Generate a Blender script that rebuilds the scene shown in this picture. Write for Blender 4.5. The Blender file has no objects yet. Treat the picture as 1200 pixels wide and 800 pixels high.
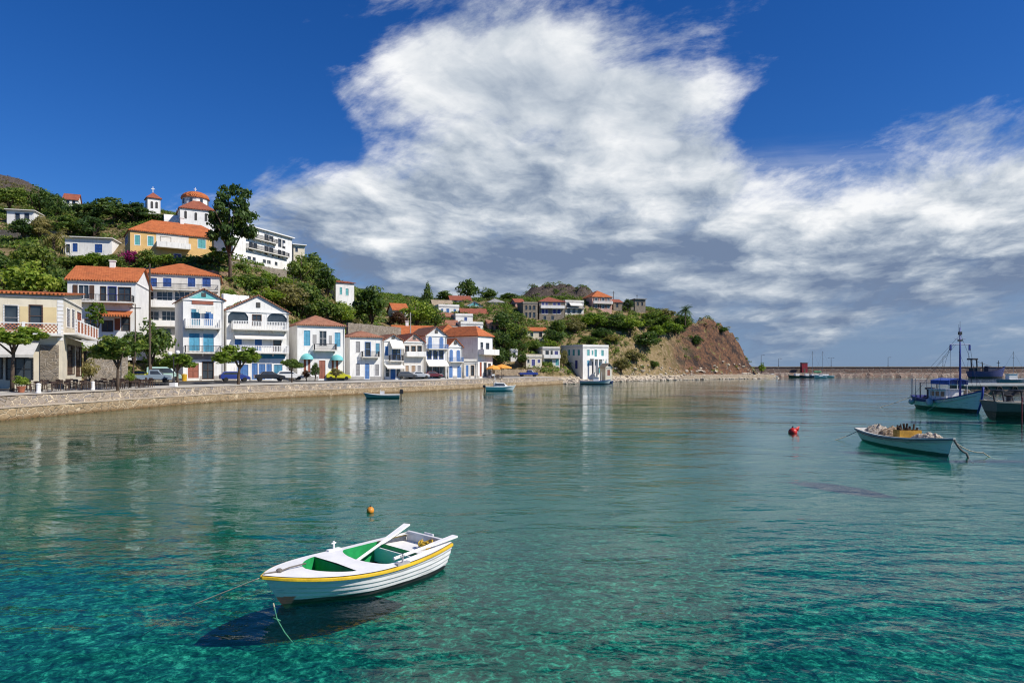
import bpy, bmesh, math, random
import numpy as np
from mathutils import Vector, Matrix

R = math.radians
scene = bpy.context.scene
COL = scene.collection

# ------------------------------------------------------------------ camera
CAMZ = 4.0
cd = bpy.data.cameras.new('camera'); cam = bpy.data.objects.new('camera', cd); COL.objects.link(cam)
cam.location = (0, 0, CAMZ); cam.rotation_euler = (R(90), 0, 0)
cd.sensor_width = 36.0; cd.lens = 24.0; cd.shift_y = 32/1200
cd.clip_start = 0.1; cd.clip_end = 20000
scene.camera = cam
scene.view_settings.view_transform = 'Standard'; scene.view_settings.look = 'None'
scene.view_settings.gamma = 1.0; scene.view_settings.use_curve_mapping = False
scene.view_settings.exposure = 0.36
scene.cycles.use_denoising = True; scene.cycles.denoising_prefilter = 'ACCURATE'; scene.cycles.filter_width = 1.15
scene.cycles.max_bounces = 8; scene.cycles.transparent_max_bounces = 12
scene.cycles.caustics_reflective = False; scene.cycles.caustics_refractive = False

# ------------------------------------------------------------------ sun and sky
SUN_EL, SUN_AZ = R(43), math.atan2(0.93, -0.37)        # azimuth from +Y towards +X
sdir = Vector((math.sin(SUN_AZ)*math.cos(SUN_EL), math.cos(SUN_AZ)*math.cos(SUN_EL), math.sin(SUN_EL)))
sl = bpy.data.lights.new('sun', 'SUN'); sl.energy = 4.3; sl.angle = R(0.5); sl.color = (1.0, 0.94, 0.84)
so = bpy.data.objects.new('sun', sl); COL.objects.link(so)
so.rotation_euler = sdir.to_track_quat('Z', 'Y').to_euler(); so.location = (60, -20, 80)

world = bpy.data.worlds.new('World'); scene.world = world; world.use_nodes = True
world.cycles.sampling_method = 'MANUAL'; world.cycles.sample_map_resolution = 512
wt = world.node_tree; wt.nodes.clear()

class NT:
    """small wrapper that writes node chains"""
    def __init__(s, t): s.t = t
    def n(s, kind, **kw):
        nd = s.t.nodes.new(kind)
        for k, v in kw.items(): setattr(nd, k, v)
        return nd
    def put(s, sock, v):
        if isinstance(v, bpy.types.NodeSocket): s.t.links.new(v, sock)
        elif v is not None: sock.default_value = v
    def m(s, op, a, b=None, c=None, clamp=False):
        nd = s.n('ShaderNodeMath', operation=op, use_clamp=clamp)
        for i, v in enumerate((a, b, c)): s.put(nd.inputs[i], v)
        return nd.outputs[0]
    def v(s, op, a, b=None):
        nd = s.n('ShaderNodeVectorMath', operation=op)
        s.put(nd.inputs[0], a); s.put(nd.inputs[1], b)
        return nd.outputs['Value'] if op in ('LENGTH', 'DISTANCE', 'DOT_PRODUCT') else nd.outputs[0]
    def xyz(s, x, y, z):
        nd = s.n('ShaderNodeCombineXYZ')
        for i, q in enumerate((x, y, z)): s.put(nd.inputs[i], q)
        return nd.outputs[0]
    def sep(s, v):
        nd = s.n('ShaderNodeSeparateXYZ'); s.put(nd.inputs[0], v); return nd.outputs
    def noise(s, vec, scale, detail=6, rough=0.55, dist=0.0, dims='3D'):
        nd = s.n('ShaderNodeTexNoise', noise_dimensions=dims)
        s.put(nd.inputs['Vector'], vec); nd.inputs['Scale'].default_value = scale
        nd.inputs['Detail'].default_value = detail; nd.inputs['Roughness'].default_value = rough
        nd.inputs['Distortion'].default_value = dist
        return nd.outputs['Fac']
    def smooth(s, x, a, b, lo=0.0, hi=1.0):
        nd = s.n('ShaderNodeMapRange', interpolation_type='SMOOTHSTEP')
        s.put(nd.inputs[0], x)
        for i, q in enumerate((a, b, lo, hi)): s.put(nd.inputs[1+i], q)
        return nd.outputs[0]
    def mix(s, f, a, b, blend='MIX'):
        nd = s.n('ShaderNodeMix', data_type='RGBA', blend_type=blend)
        s.put(nd.inputs[0], f)
        s.put(nd.inputs[6], a if not isinstance(a, tuple) else (*a, 1) if len(a) == 3 else a)
        s.put(nd.inputs[7], b if not isinstance(b, tuple) else (*b, 1) if len(b) == 3 else b)
        return nd.outputs[2]
    def ramp(s, f, stops):
        nd = s.n('ShaderNodeValToRGB'); s.put(nd.inputs[0], f)
        e = nd.color_ramp.elements
        while len(e) < len(stops): e.new(0.5)
        for i, (p, c) in enumerate(stops): e[i].position = p; e[i].color = (*c, 1)
        return nd.outputs[0]

def build_world():
    T = NT(wt)
    out = T.n('ShaderNodeOutputWorld'); bg = T.n('ShaderNodeBackground')
    bg.inputs['Strength'].default_value = 0.1
    sky = T.n('ShaderNodeTexSky', sky_type='NISHITA')
    sky.sun_disc = False; sky.sun_elevation = SUN_EL; sky.sun_rotation = SUN_AZ
    sky.air_density = 1.0; sky.dust_density = 0.3; sky.ozone_density = 2.5
    d = T.n('ShaderNodeTexCoord').outputs['Generated']
    x, y, z = T.sep(d)
    yc = T.m('MAXIMUM', y, 0.08)
    u = T.m('DIVIDE', x, yc); v = T.m('DIVIDE', z, yc)
    # cloud banks as soft ellipses on the sky (tangent-plane units), broken up by noise
    def bank(px, py, rx, ry, rot=0):
        cu, cv = (px-600)/800, (432-py)/800
        a = R(rot); c, s = math.cos(a), math.sin(a)
        du = T.m('SUBTRACT', u, cu); dv = T.m('SUBTRACT', v, cv)
        p = T.m('ADD', T.m('MULTIPLY', du, c*800/rx), T.m('MULTIPLY', dv, s*800/rx))
        q = T.m('ADD', T.m('MULTIPLY', du, -s*800/ry), T.m('MULTIPLY', dv, c*800/ry))
        r2 = T.m('ADD', T.m('MULTIPLY', p, p), T.m('MULTIPLY', q, q))
        return T.m('SUBTRACT', 1.0, T.m('SQRT', r2))
    banks = [bank(*b) for b in CLOUD_BANKS]
    f = banks[0]
    for b in banks[1:]: f = T.m('SMOOTH_MAX', f, b, 0.25)
    for hole in ((300, 118, 150, 75, -35), (255, 190, 60, 40, 0), (960, 120, 120, 60, 20)):
        f = T.m('SUBTRACT', f, T.m('MULTIPLY', T.m('MAXIMUM', bank(*hole), 0.0), 1.6))
    # cloud deck seen in perspective: billows shrink and flatten towards the horizon
    vp = T.m('MAXIMUM', v, 0.0); den = T.m('ADD', vp, 0.22)
    pu = T.m('DIVIDE', u, den); pv = T.m('DIVIDE', 1.0, den)
    pc = T.xyz(pu, T.m('ADD', pv, T.m('MULTIPLY', pu, -0.25)), T.m('MULTIPLY', y, 0.5))
    wq = T.n('ShaderNodeTexNoise'); T.put(wq.inputs['Vector'], pc); wq.inputs['Scale'].default_value = 3.0; wq.inputs['Detail'].default_value = 3
    warp = T.v('SCALE', T.v('SUBTRACT', wq.outputs['Color'], (.5, .5, .5))); warp.node.inputs['Scale'].default_value = 0.22
    pc = T.v('ADD', pc, warp)
    def puffs(vec):
        a = T.noise(vec, 1.5, 10, 0.60, 0.0)
        vo = T.n('ShaderNodeTexVoronoi', feature='F1', normalize=True)
        T.put(vo.inputs['Vector'], vec); vo.inputs['Scale'].default_value = 3.6; vo.inputs['Detail'].default_value = 3.0
        vo.inputs['Roughness'].default_value = 0.55
        return T.m('ADD', T.m('MULTIPLY', a, 0.72), T.m('MULTIPLY', T.m('SUBTRACT', 1.0, vo.outputs['Distance']), 0.30)), a
    n1, na = puffs(pc)
    nb, _ = puffs(T.v('ADD', pc, (0.10, -0.10, 0.0)))          # a step towards the sun
    wisp = T.noise(T.xyz(T.m('ADD', T.m('MULTIPLY', u, 5.0), T.m('MULTIPLY', v, -3.0)), T.m('ADD', T.m('MULTIPLY', v, 9.0), T.m('MULTIPLY', u, -1.5)), 2.0), 1.0, 10, 0.66, 0.2)
    dens = T.m('ADD', f, T.m('MULTIPLY', T.m('SUBTRACT', n1, 0.56), 1.75))
    dens = T.m('ADD', dens, T.m('MULTIPLY', T.m('SUBTRACT', wisp, 0.5), 2.3))
    alpha = T.smooth(dens, -0.30, 0.55)
    # thin streaks low in the right half
    ps = T.xyz(T.m('ADD', T.m('MULTIPLY', u, 1.3), T.m('MULTIPLY', v, 1.5)), T.m('SUBTRACT', T.m('MULTIPLY', v, 11.0), T.m('MULTIPLY', u, 0.9)), 3.1)
    st = T.noise(ps, 1.3, 8, 0.6, 0.2)
    right = T.smooth(u, -0.3, 0.35)
    streak = T.m('MULTIPLY', T.m('MULTIPLY', T.smooth(st, 0.42, 0.70), right), T.smooth(v, 0.36, 0.22))
    # light: crowns facing the sun are bright, undersides and folds blue grey
    relief = T.m('SUBTRACT', n1, nb)
    under = T.smooth(T.m('ADD', v, T.m('MULTIPLY', T.m('SUBTRACT', na, .5), .45)), 0.11, 0.32)
    thick = T.smooth(dens, 0.25, 1.25)
    lit = T.m('ADD', T.m('MULTIPLY', relief, 2.3), T.m('MULTIPLY', under, 0.60))
    lit = T.m('ADD', lit, T.m('MULTIPLY', T.m('SUBTRACT', na, 0.5), 1.15))
    lit = T.m('ADD', lit, T.m('MULTIPLY', T.m('SUBTRACT', st, 0.5), T.m('MULTIPLY', 1.7, T.smooth(v, 0.34, 0.16))))
    lit = T.m('ADD', T.m('SUBTRACT', lit, T.m('MULTIPLY', thick, 0.16)), 0.19, clamp=True)
    alpha = T.m('MAXIMUM', alpha, T.m('MULTIPLY', streak, 0.75))
    ccol = T.ramp(lit, [(0.0, (0.135, 0.185, 0.285)), (0.3, (0.25, 0.305, 0.39)), (0.6, (0.45, 0.495, 0.55)), (1.0, (0.74, 0.75, 0.76))])
    ccol = T.v('SCALE', ccol); ccol.node.inputs['Scale'].default_value = 10.0
    hs = T.n('ShaderNodeHueSaturation'); hs.inputs['Saturation'].default_value = SKY_SAT; hs.inputs['Value'].default_value = SKY_VAL
    T.put(hs.inputs['Color'], sky.outputs[0])
    blue = T.mix(1.0, hs.outputs[0], SKY_TINT, 'MULTIPLY')
    # pale blue-grey band of far cloud sitting low on the horizon
    band = T.smooth(v, T.m('ADD', 0.22, T.m('MULTIPLY', T.smooth(u, -0.40, 0.0), 0.12)), T.m('ADD', 0.05, T.m('MULTIPLY', T.smooth(u, -0.40, 0.0), 0.09)))
    bandc = T.mix(T.smooth(u, -0.6, 0.3), (1.3, 2.6, 4.8), (1.55, 2.3, 3.6))
    blue = T.mix(T.m('MULTIPLY', band, 0.9), blue, bandc)
    col = T.mix(alpha, blue, ccol)
    T.put(bg.inputs['Color'], col); wt.links.new(bg.outputs[0], out.inputs['Surface'])

SKY_SAT, SKY_VAL, SKY_TINT = 1.35, 0.66, (0.52, 0.78, 1.22)
CLOUD_BANKS = [(625, 215, 250, 130, -6), (650, 100, 195, 105, -12), (520, 85, 90, 65, 30), (420, 250, 165, 72, 8), (770, 190, 130, 110, -30),
               (620, 310, 360, 95, 0), (960, 300, 330, 100, 6), (1130, 260, 300, 105, 13), (1330, 230, 260, 120, 10)]
build_world()

# ------------------------------------------------------------------ helpers
def px2(px, Y): return (px-600)/800*Y
def pz(py, Y): return CAMZ + (432-py)/800*Y

class MB:
    """collects shapes; build() links them as ONE mesh object"""
    def __init__(s): s.v = []; s.f = []
    def add(s, vs, fs):
        o = len(s.v); s.v += [tuple(p) for p in vs]; s.f += [tuple(o+i for i in f) for f in fs]
        return s
    def quad(s, a, b, c, d): return s.add([a, b, c, d], [(0, 1, 2, 3)])
    def box(s, x0, x1, y0, y1, z0, z1):
        v = [(x, y, z) for z in (z0, z1) for y in (y0, y1) for x in (x0, x1)]
        return s.add(v, [(0, 2, 3, 1), (4, 5, 7, 6), (0, 1, 5, 4), (2, 6, 7, 3), (0, 4, 6, 2), (1, 3, 7, 5)])
    def bar(s, a, b, r, n=6, r2=None):
        return s.tube([a, b], r, n, r2)
    def tube(s, pts, r, n=6, r2=None):
        pts = [Vector(p) for p in pts]; k = len(pts)
        vs, fs = [], []
        for i, p in enumerate(pts):
            t = (pts[min(i+1, k-1)] - pts[max(i-1, 0)])
            t = t.normalized() if t.length > 1e-9 else Vector((0, 0, 1))
            a = t.cross(Vector((0, 0, 1)))
            if a.length < 1e-3: a = Vector((1, 0, 0))
            a.normalize(); b = t.cross(a)
            rr = r if r2 is None else r + (r2-r)*i/(k-1)
            for j in range(n):
                th = 2*math.pi*j/n
                vs.append(p + a*math.cos(th)*rr + b*math.sin(th)*rr)
        for i in range(k-1):
            for j in range(n):
                fs.append((i*n+j, i*n+(j+1) % n, (i+1)*n+(j+1) % n, (i+1)*n+j))
        fs.append(tuple(range(n-1, -1, -1))); fs.append(tuple((k-1)*n+j for j in range(n)))
        return s.add(vs, fs)
    def lathe(s, prof, cx=0, cy=0, n=16):
        vs, fs = [], []
        for (r, z) in prof:
            for j in range(n):
                th = 2*math.pi*j/n; vs.append((cx+r*math.cos(th), cy+r*math.sin(th), z))
        for i in range(len(prof)-1):
            for j in range(n):
                fs.append((i*n+j, i*n+(j+1) % n, (i+1)*n+(j+1) % n, (i+1)*n+j))
        fs.append(tuple(range(n-1, -1, -1))); fs.append(tuple((len(prof)-1)*n+j for j in range(n)))
        return s.add(vs, fs)
    def prism(s, poly, off):
        """poly: list of 3D points; extruded by the vector off"""
        n = len(poly); off = Vector(off)
        vs = [Vector(p) for p in poly] + [Vector(p)+off for p in poly]
        fs = [tuple(range(n-1, -1, -1)), tuple(range(n, 2*n))] + [(i, (i+1) % n, n+(i+1) % n, n+i) for i in range(n)]
        return s.add(vs, fs)
    def loft(s, rings, close=False, caps=False):
        n = len(rings[0]); vs = [p for r in rings for p in r]; fs = []
        for i in range(len(rings)-1):
            for j in range(n if close else n-1):
                fs.append((i*n+j, i*n+(j+1) % n, (i+1)*n+(j+1) % n, (i+1)*n+j))
        if caps: fs += [tuple(range(n-1, -1, -1)), tuple((len(rings)-1)*n+j for j in range(n))]
        return s.add(vs, fs)
    def build(s, name, mat, parent=None, smooth=False, bevel=0.0, fix=True):
        me = bpy.data.meshes.new(name); me.from_pydata(s.v, [], s.f)
        if fix:
            bm = bmesh.new(); bm.from_mesh(me)
            bmesh.ops.recalc_face_normals(bm, faces=bm.faces); bm.to_mesh(me); bm.free()
        me.update()
        if mat: me.materials.append(mat)
        o = bpy.data.objects.new(name, me); COL.objects.link(o)
        if parent: o.parent = parent
        if smooth:
            for p in me.polygons: p.use_smooth = True
        if bevel:
            b = o.modifiers.new('bevel', 'BEVEL'); b.width = bevel; b.segments = 2; b.limit_method = 'ANGLE'
        return o

def tag(o, label=None, cat=None, group=None, kind=None):
    if label: o['label'] = label
    if cat: o['category'] = cat
    if group: o['group'] = group
    if kind: o['kind'] = kind
    return o
def empty(name, loc, rz=0, label=None, cat=None, group=None):
    o = bpy.data.objects.new(name, None); COL.objects.link(o)
    o.location = loc; o.rotation_euler = (0, 0, rz); o.empty_display_size = 0.2
    return tag(o, label, cat, group)
def copy_tree(o, parent=None):
    c = o.copy(); COL.objects.link(c)
    if parent: c.parent = parent
    for ch in list(o.children): copy_tree(ch, c)
    return c

# ------------------------------------------------------------------ materials
MATS = {}
def pmat(key, col, rough=0.7, var=0.12, vscale=1.5, bump=0.0, bscale=20, metal=0.0, spec=0.4, dirt=0.0):
    """plain painted / plastered / metal surface with blotchy variation, optional dirt streaks and fine bump"""
    if key in MATS: return MATS[key]
    m = bpy.data.materials.new(key); m.use_nodes = True; nt = m.node_tree; nt.nodes.clear(); T = NT(nt)
    o = T.n('ShaderNodeOutputMaterial'); b = T.n('ShaderNodeBsdfPrincipled')
    tc = T.n('ShaderNodeTexCoord').outputs['Object']
    n = T.noise(tc, vscale, 6, 0.6)
    f = T.smooth(n, 0.3, 0.7)
    lo = tuple(max(0, c*(1-var*1.6)) for c in col); hi = tuple(min(1, c*(1+var*0.6)) for c in col)
    c = T.mix(f, lo, hi)
    if dirt:
        sx, sy, sz = T.sep(tc)
        st = T.noise(T.xyz(T.m('MULTIPLY', sx, 3.0), T.m('MULTIPLY', sy, 3.0), T.m('MULTIPLY', sz, 0.35)), 1.0, 5, 0.6)
        c = T.mix(T.m('MULTIPLY', T.smooth(st, 0.52, 0.75), dirt), c, tuple(q*0.45*w for q, w in zip(col, (1, 0.93, 0.84))))
    T.put(b.inputs['Base Color'], c); b.inputs['Roughness'].default_value = rough
    b.inputs['Metallic'].default_value = metal; b.inputs['Specular IOR Level'].default_value = spec
    if bump:
        bp = T.n('ShaderNodeBump'); bp.inputs['Strength'].default_value = bump; bp.inputs['Distance'].default_value = 0.02
        T.put(bp.inputs['Height'], T.noise(tc, bscale, 5, 0.6)); T.put(b.inputs['Normal'], bp.outputs[0])
    nt.links.new(b.outputs[0], o.inputs[0]); MATS[key] = m; return m

def stone_mat(key, a, b_, mortar, scale=1.6, rough=0.85, bump=0.6, stain=None):
    """rubble masonry: voronoi stones of differing tone with mortar between"""
    m = bpy.data.materials.new(key); m.use_nodes = True; nt = m.node_tree; nt.nodes.clear(); T = NT(nt)
    o = T.n('ShaderNodeOutputMaterial'); b = T.n('ShaderNodeBsdfPrincipled')
    geo = T.n('ShaderNodeNewGeometry').outputs['Position']
    px, py, pz_ = T.sep(geo)
    vec = T.xyz(px, py, T.m('MULTIPLY', pz_, 1.6))
    wn = T.n('ShaderNodeTexNoise'); T.put(wn.inputs['Vector'], geo); wn.inputs['Scale'].default_value = 1.3
    ws = T.v('SCALE', wn.outputs['Color']); ws.node.inputs['Scale'].default_value = 0.5
    vec = T.v('ADD', vec, ws)
    vo = T.n('ShaderNodeTexVoronoi'); T.put(vo.inputs['Vector'], vec); vo.inputs['Scale'].default_value = scale
    ve = T.n('ShaderNodeTexVoronoi', feature='DISTANCE_TO_EDGE'); T.put(ve.inputs['Vector'], vec); ve.inputs['Scale'].default_value = scale
    cr = T.sep(vo.outputs['Color'])[0]
    c = T.mix(cr, a, b_)
    c = T.mix(T.smooth(T.noise(geo, 6, 6, 0.65), 0.35, 0.7), c, tuple(q*0.6 for q in a))
    e = T.smooth(ve.outputs['Distance'], 0.02, 0.09)
    c = T.mix(cr, T.mix(1.0, c, (.72, .70, .68), 'MULTIPLY'), c)
    c = T.mix(e, T.mix(T.smooth(T.noise(geo, 1.1, 4, .6), .45, .6), mortar, tuple(q*.35 for q in mortar)), c)
    if stain:
        c = T.mix(T.m('MULTIPLY', T.smooth(T.m('ADD', pz_, T.m('MULTIPLY', T.noise(geo, 0.8, 4, .6), 0.5)), 0.62, 0.28), 0.9), c, stain)
    T.put(b.inputs['Base Color'], c); b.inputs['Roughness'].default_value = rough
    bp = T.n('ShaderNodeBump'); bp.inputs['Strength'].default_value = bump; bp.inputs['Distance'].default_value = 0.08
    T.put(bp.inputs['Height'], T.m('ADD', e, T.m('MULTIPLY', T.noise(geo, 9, 5, .6), 0.6))); T.put(b.inputs['Normal'], bp.outputs[0])
    nt.links.new(b.outputs[0], o.inputs[0]); MATS[key] = m; return m

def tile_mat(key, a, b_):
    m = bpy.data.materials.new(key); m.use_nodes = True; nt = m.node_tree; nt.nodes.clear(); T = NT(nt)
    o = T.n('ShaderNodeOutputMaterial'); b = T.n('ShaderNodeBsdfPrincipled')
    tc = T.n('ShaderNodeTexCoord').outputs['Object']; x, y, z = T.sep(tc)
    vo = T.n('ShaderNodeTexVoronoi'); T.put(vo.inputs['Vector'], T.xyz(x, y, T.m('MULTIPLY', z, 2.0))); vo.inputs['Scale'].default_value = 2.6
    c = T.mix(T.sep(vo.outputs['Color'])[0], a, b_)
    c = T.mix(T.smooth(T.noise(tc, 0.7, 6, .65), 0.45, 0.75), c, tuple(q*0.55 for q in a))
    T.put(b.inputs['Base Color'], c); b.inputs['Roughness'].default_value = 0.8
    w1 = T.m('SINE', T.m('MULTIPLY', T.m('ADD', x, T.m('MULTIPLY', y, 1.0)), 18.0))
    w2 = T.m('FRACT', T.m('MULTIPLY', z, 4.5))
    bp = T.n('ShaderNodeBump'); bp.inputs['Strength'].default_value = 0.9; bp.inputs['Distance'].default_value = 0.06
    T.put(bp.inputs['Height'], T.m('ADD', w1, w2)); T.put(b.inputs['Normal'], bp.outputs[0])
    nt.links.new(b.outputs[0], o.inputs[0]); MATS[key] = m; return m

def leaf_mat(key, a, b_, c_, trans=0.4):
    m = bpy.data.materials.new(key); m.use_nodes = True; nt = m.node_tree; nt.nodes.clear(); T = NT(nt)
    o = T.n('ShaderNodeOutputMaterial'); b = T.n('ShaderNodeBsdfPrincipled')
    geo = T.n('ShaderNodeNewGeometry'); oi = T.n('ShaderNodeObjectInfo')
    n = T.noise(geo.outputs['Position'], 0.55, 5, 0.6)
    f = T.m('ADD', T.m('MULTIPLY', n, 0.9), T.m('MULTIPLY', T.m('SUBTRACT', geo.outputs['Random Per Island'], 0.5), 0.5))
    f = T.m('ADD', f, T.m('MULTIPLY', T.m('SUBTRACT', oi.outputs['Random'], 0.5), 0.3))
    c = T.ramp(f, [(0.2, a), (0.5, b_), (0.78, c_)])
    T.put(b.inputs['Base Color'], c); b.inputs['Roughness'].default_value = 0.55; b.inputs['Specular IOR Level'].default_value = 0.3
    tr = T.n('ShaderNodeBsdfTranslucent'); T.put(tr.inputs[0], T.mix(1.0, c, (1.2, 1.3, 0.6), 'MULTIPLY'))
    mx = T.n('ShaderNodeMixShader'); mx.inputs[0].default_value = trans
    nt.links.new(b.outputs[0], mx.inputs[1]); nt.links.new(tr.outputs[0], mx.inputs[2]); nt.links.new(mx.outputs[0], o.inputs[0])
    MATS[key] = m; return m

def glass_mat(key='window_glass'):
    m = bpy.data.materials.new(key); m.use_nodes = True; nt = m.node_tree; T = NT(nt)
    b = nt.nodes['Principled BSDF']
    tc = T.n('ShaderNodeTexCoord').outputs['Object']
    T.put(b.inputs['Base Color'], T.mix(T.noise(tc, 0.9, 3, .5), (0.012, 0.016, 0.022), (0.07, 0.085, 0.10)))
    b.inputs['Roughness'].default_value = 0.12; b.inputs['Specular IOR Level'].default_value = 0.6
    MATS[key] = m; return m
def slat_mat(key, col, n=42.0):
    m = bpy.data.materials.new(key); m.use_nodes = True; nt = m.node_tree; T = NT(nt)
    b = nt.nodes['Principled BSDF']
    tc = T.n('ShaderNodeTexCoord').outputs['Object']; x, y, z = T.sep(tc)
    w = T.m('SINE', T.m('MULTIPLY', z, n))
    c = T.mix(T.smooth(T.noise(tc, 2.0, 6, .6), .35, .7), tuple(q*0.75 for q in col), col)
    T.put(b.inputs['Base Color'], c); b.inputs['Roughness'].default_value = 0.5
    bp = T.n('ShaderNodeBump'); bp.inputs['Strength'].default_value = 0.7; bp.inputs['Distance'].default_value = 0.02
    T.put(bp.inputs['Height'], w); T.put(b.inputs['Normal'], bp.outputs[0])
    MATS[key] = m; return m

WHITE = pmat('white_plaster', (0.79, 0.78, 0.75), .8, .07, .5, .25, 30, dirt=.55)
OFFW = pmat('offwhite_plaster', (0.70, 0.67, 0.61), .8, .07, .7, .25, 30, dirt=.45)
CREAM = pmat('cream_plaster', (0.71, 0.64, 0.50), .8, .08, .7, .25, 30, dirt=.35)
YELLOW = pmat('ochre_yellow_plaster', (0.66, 0.43, 0.17), .8, .08, .7, .25, 30, dirt=.25)
GREYP = pmat('grey_plaster', (0.36, 0.35, 0.34), .85, .12, .8, .25, 30, dirt=.4)
PINKP = pmat('pink_plaster', (0.55, 0.33, 0.27), .85, .1, .8, .25, 30, dirt=.3)
BROWNP = pmat('brown_plaster', (0.24, 0.19, 0.15), .85, .1, .8, .25, 30)
TURQ = pmat('turquoise_paint', (0.16, 0.50, 0.50), .6, .1, 1.5)
TRIM = pmat('white_trim', (0.80, 0.79, 0.77), .6, .04, 2)
CONC = pmat('concrete', (0.46, 0.43, 0.38), .9, .15, .5, .4, 12, dirt=.3)
STONEW = stone_mat('rubble_stone', (0.42, 0.31, 0.19), (0.26, 0.20, 0.14), (0.46, 0.38, 0.27), 1.5)
STONEH = stone_mat('house_stone', (0.36, 0.30, 0.22), (0.22, 0.19, 0.16), (0.38, 0.33, 0.27), 1.8)
TILE = tile_mat('orange_roof_tile', (0.62, 0.185, 0.055), (0.48, 0.125, 0.035))
TILER = tile_mat('red_roof_tile', (0.40, 0.12, 0.06), (0.30, 0.085, 0.05))
TILEP = tile_mat('pale_roof_tile', (0.46, 0.22, 0.13), (0.36, 0.14, 0.08))
TILEB = tile_mat('beige_roof_tile', (0.50, 0.40, 0.28), (0.40, 0.30, 0.2))
SLATE = pmat('grey_roof_slab', (0.30, 0.29, 0.28), .9, .15, .6, .3, 10)
GLASS = glass_mat()
C = {}
for k, col in dict(blue=(0.035, 0.17, 0.46), teal=(0.03, 0.25, 0.40), deep=(0.025, 0.09, 0.33), turq=(0.07, 0.38, 0.40), green=(0.03, 0.20, 0.12),
                   brown=(0.10, 0.05, 0.03), red=(0.30, 0.075, 0.035), violet=(0.05, 0.06, 0.27), grey=(0.26, 0.26, 0.27), tan=(0.40, 0.26, 0.15),
                   cyan=(0.06, 0.36, 0.55), white=(0.75, 0.74, 0.72), dark=(0.02, 0.02, 0.022)).items():
    C[k] = slat_mat(k+'_louvred_wood', col)
IRON = pmat('wrought_iron', (0.03, 0.03, 0.035), .5, .1, 5)
CANV = pmat('white_canvas', (0.76, 0.73, 0.66), .8, .06, 2)
# ------------------------------------------------------------------ terrain
rng = np.random.default_rng(7)
def vnoise(x, y, seed=0):
    xi = np.floor(x).astype(np.int64); yi = np.floor(y).astype(np.int64); fx = x-xi; fy = y-yi
    fx = fx*fx*(3-2*fx); fy = fy*fy*(3-2*fy)
    def h(a, b):
        n = (a*374761393 + b*668265263 + seed*974634777) & 0x7fffffff
        n = ((n ^ (n >> 13))*1274126177) & 0x7fffffff
        return ((n ^ (n >> 16)) & 0xffff)/65535.0
    return (h(xi, yi)*(1-fx)+h(xi+1, yi)*fx)*(1-fy) + (h(xi, yi+1)*(1-fx)+h(xi+1, yi+1)*fx)*fy
def fbm(x, y, o=5, seed=0):
    t = 0; a = 0.5
    for i in range(o): t = t + a*(vnoise(x, y, seed+i)-0.5); x = x*2.03; y = y*2.03; a *= 0.5
    return t

SHORE = [(-42, -60), (-41, 0), (-40, 30), (-39.4, 52.5), (-38.5, 61.5), (-37.2, 74.4), (-33.3, 88.9), (-25.8, 103), (-16.3, 118.5), (-7, 139), (4, 160),
         (13.3, 178), (32, 213), (47, 232), (61.5, 246), (80, 262), (99, 278), (113, 291), (116, 306), (104, 322), (80, 372), (0, 420), (-300, 440)]
NQ = 11                                                # the masonry quay runs along the first points
LAND = np.array(SHORE + [(-420, 440), (-420, -60)], float)
SH = np.array(SHORE, float)
def sdist(x, y):
    """distance inland from the shore line, negative over water"""
    x = np.asarray(x, float); y = np.asarray(y, float)
    d = np.full(x.shape, 1e9)
    for (ax, ay), (bx, by) in zip(SH[:-1], SH[1:]):
        ex, ey = bx-ax, by-ay; t = np.clip(((x-ax)*ex+(y-ay)*ey)/(ex*ex+ey*ey), 0, 1)
        d = np.minimum(d, np.hypot(x-ax-t*ex, y-ay-t*ey))
    ins = np.zeros(x.shape, bool); n = len(LAND)
    for i in range(n):
        x1, y1 = LAND[i]; x2, y2 = LAND[(i+1) % n]
        cnd = ((y1 > y) != (y2 > y)) & (x < (x2-x1)*(y-y1)/((y2-y1) if y2 != y1 else 1e-9)+x1)
        ins ^= cnd
    return np.where(ins, d, -d)

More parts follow.
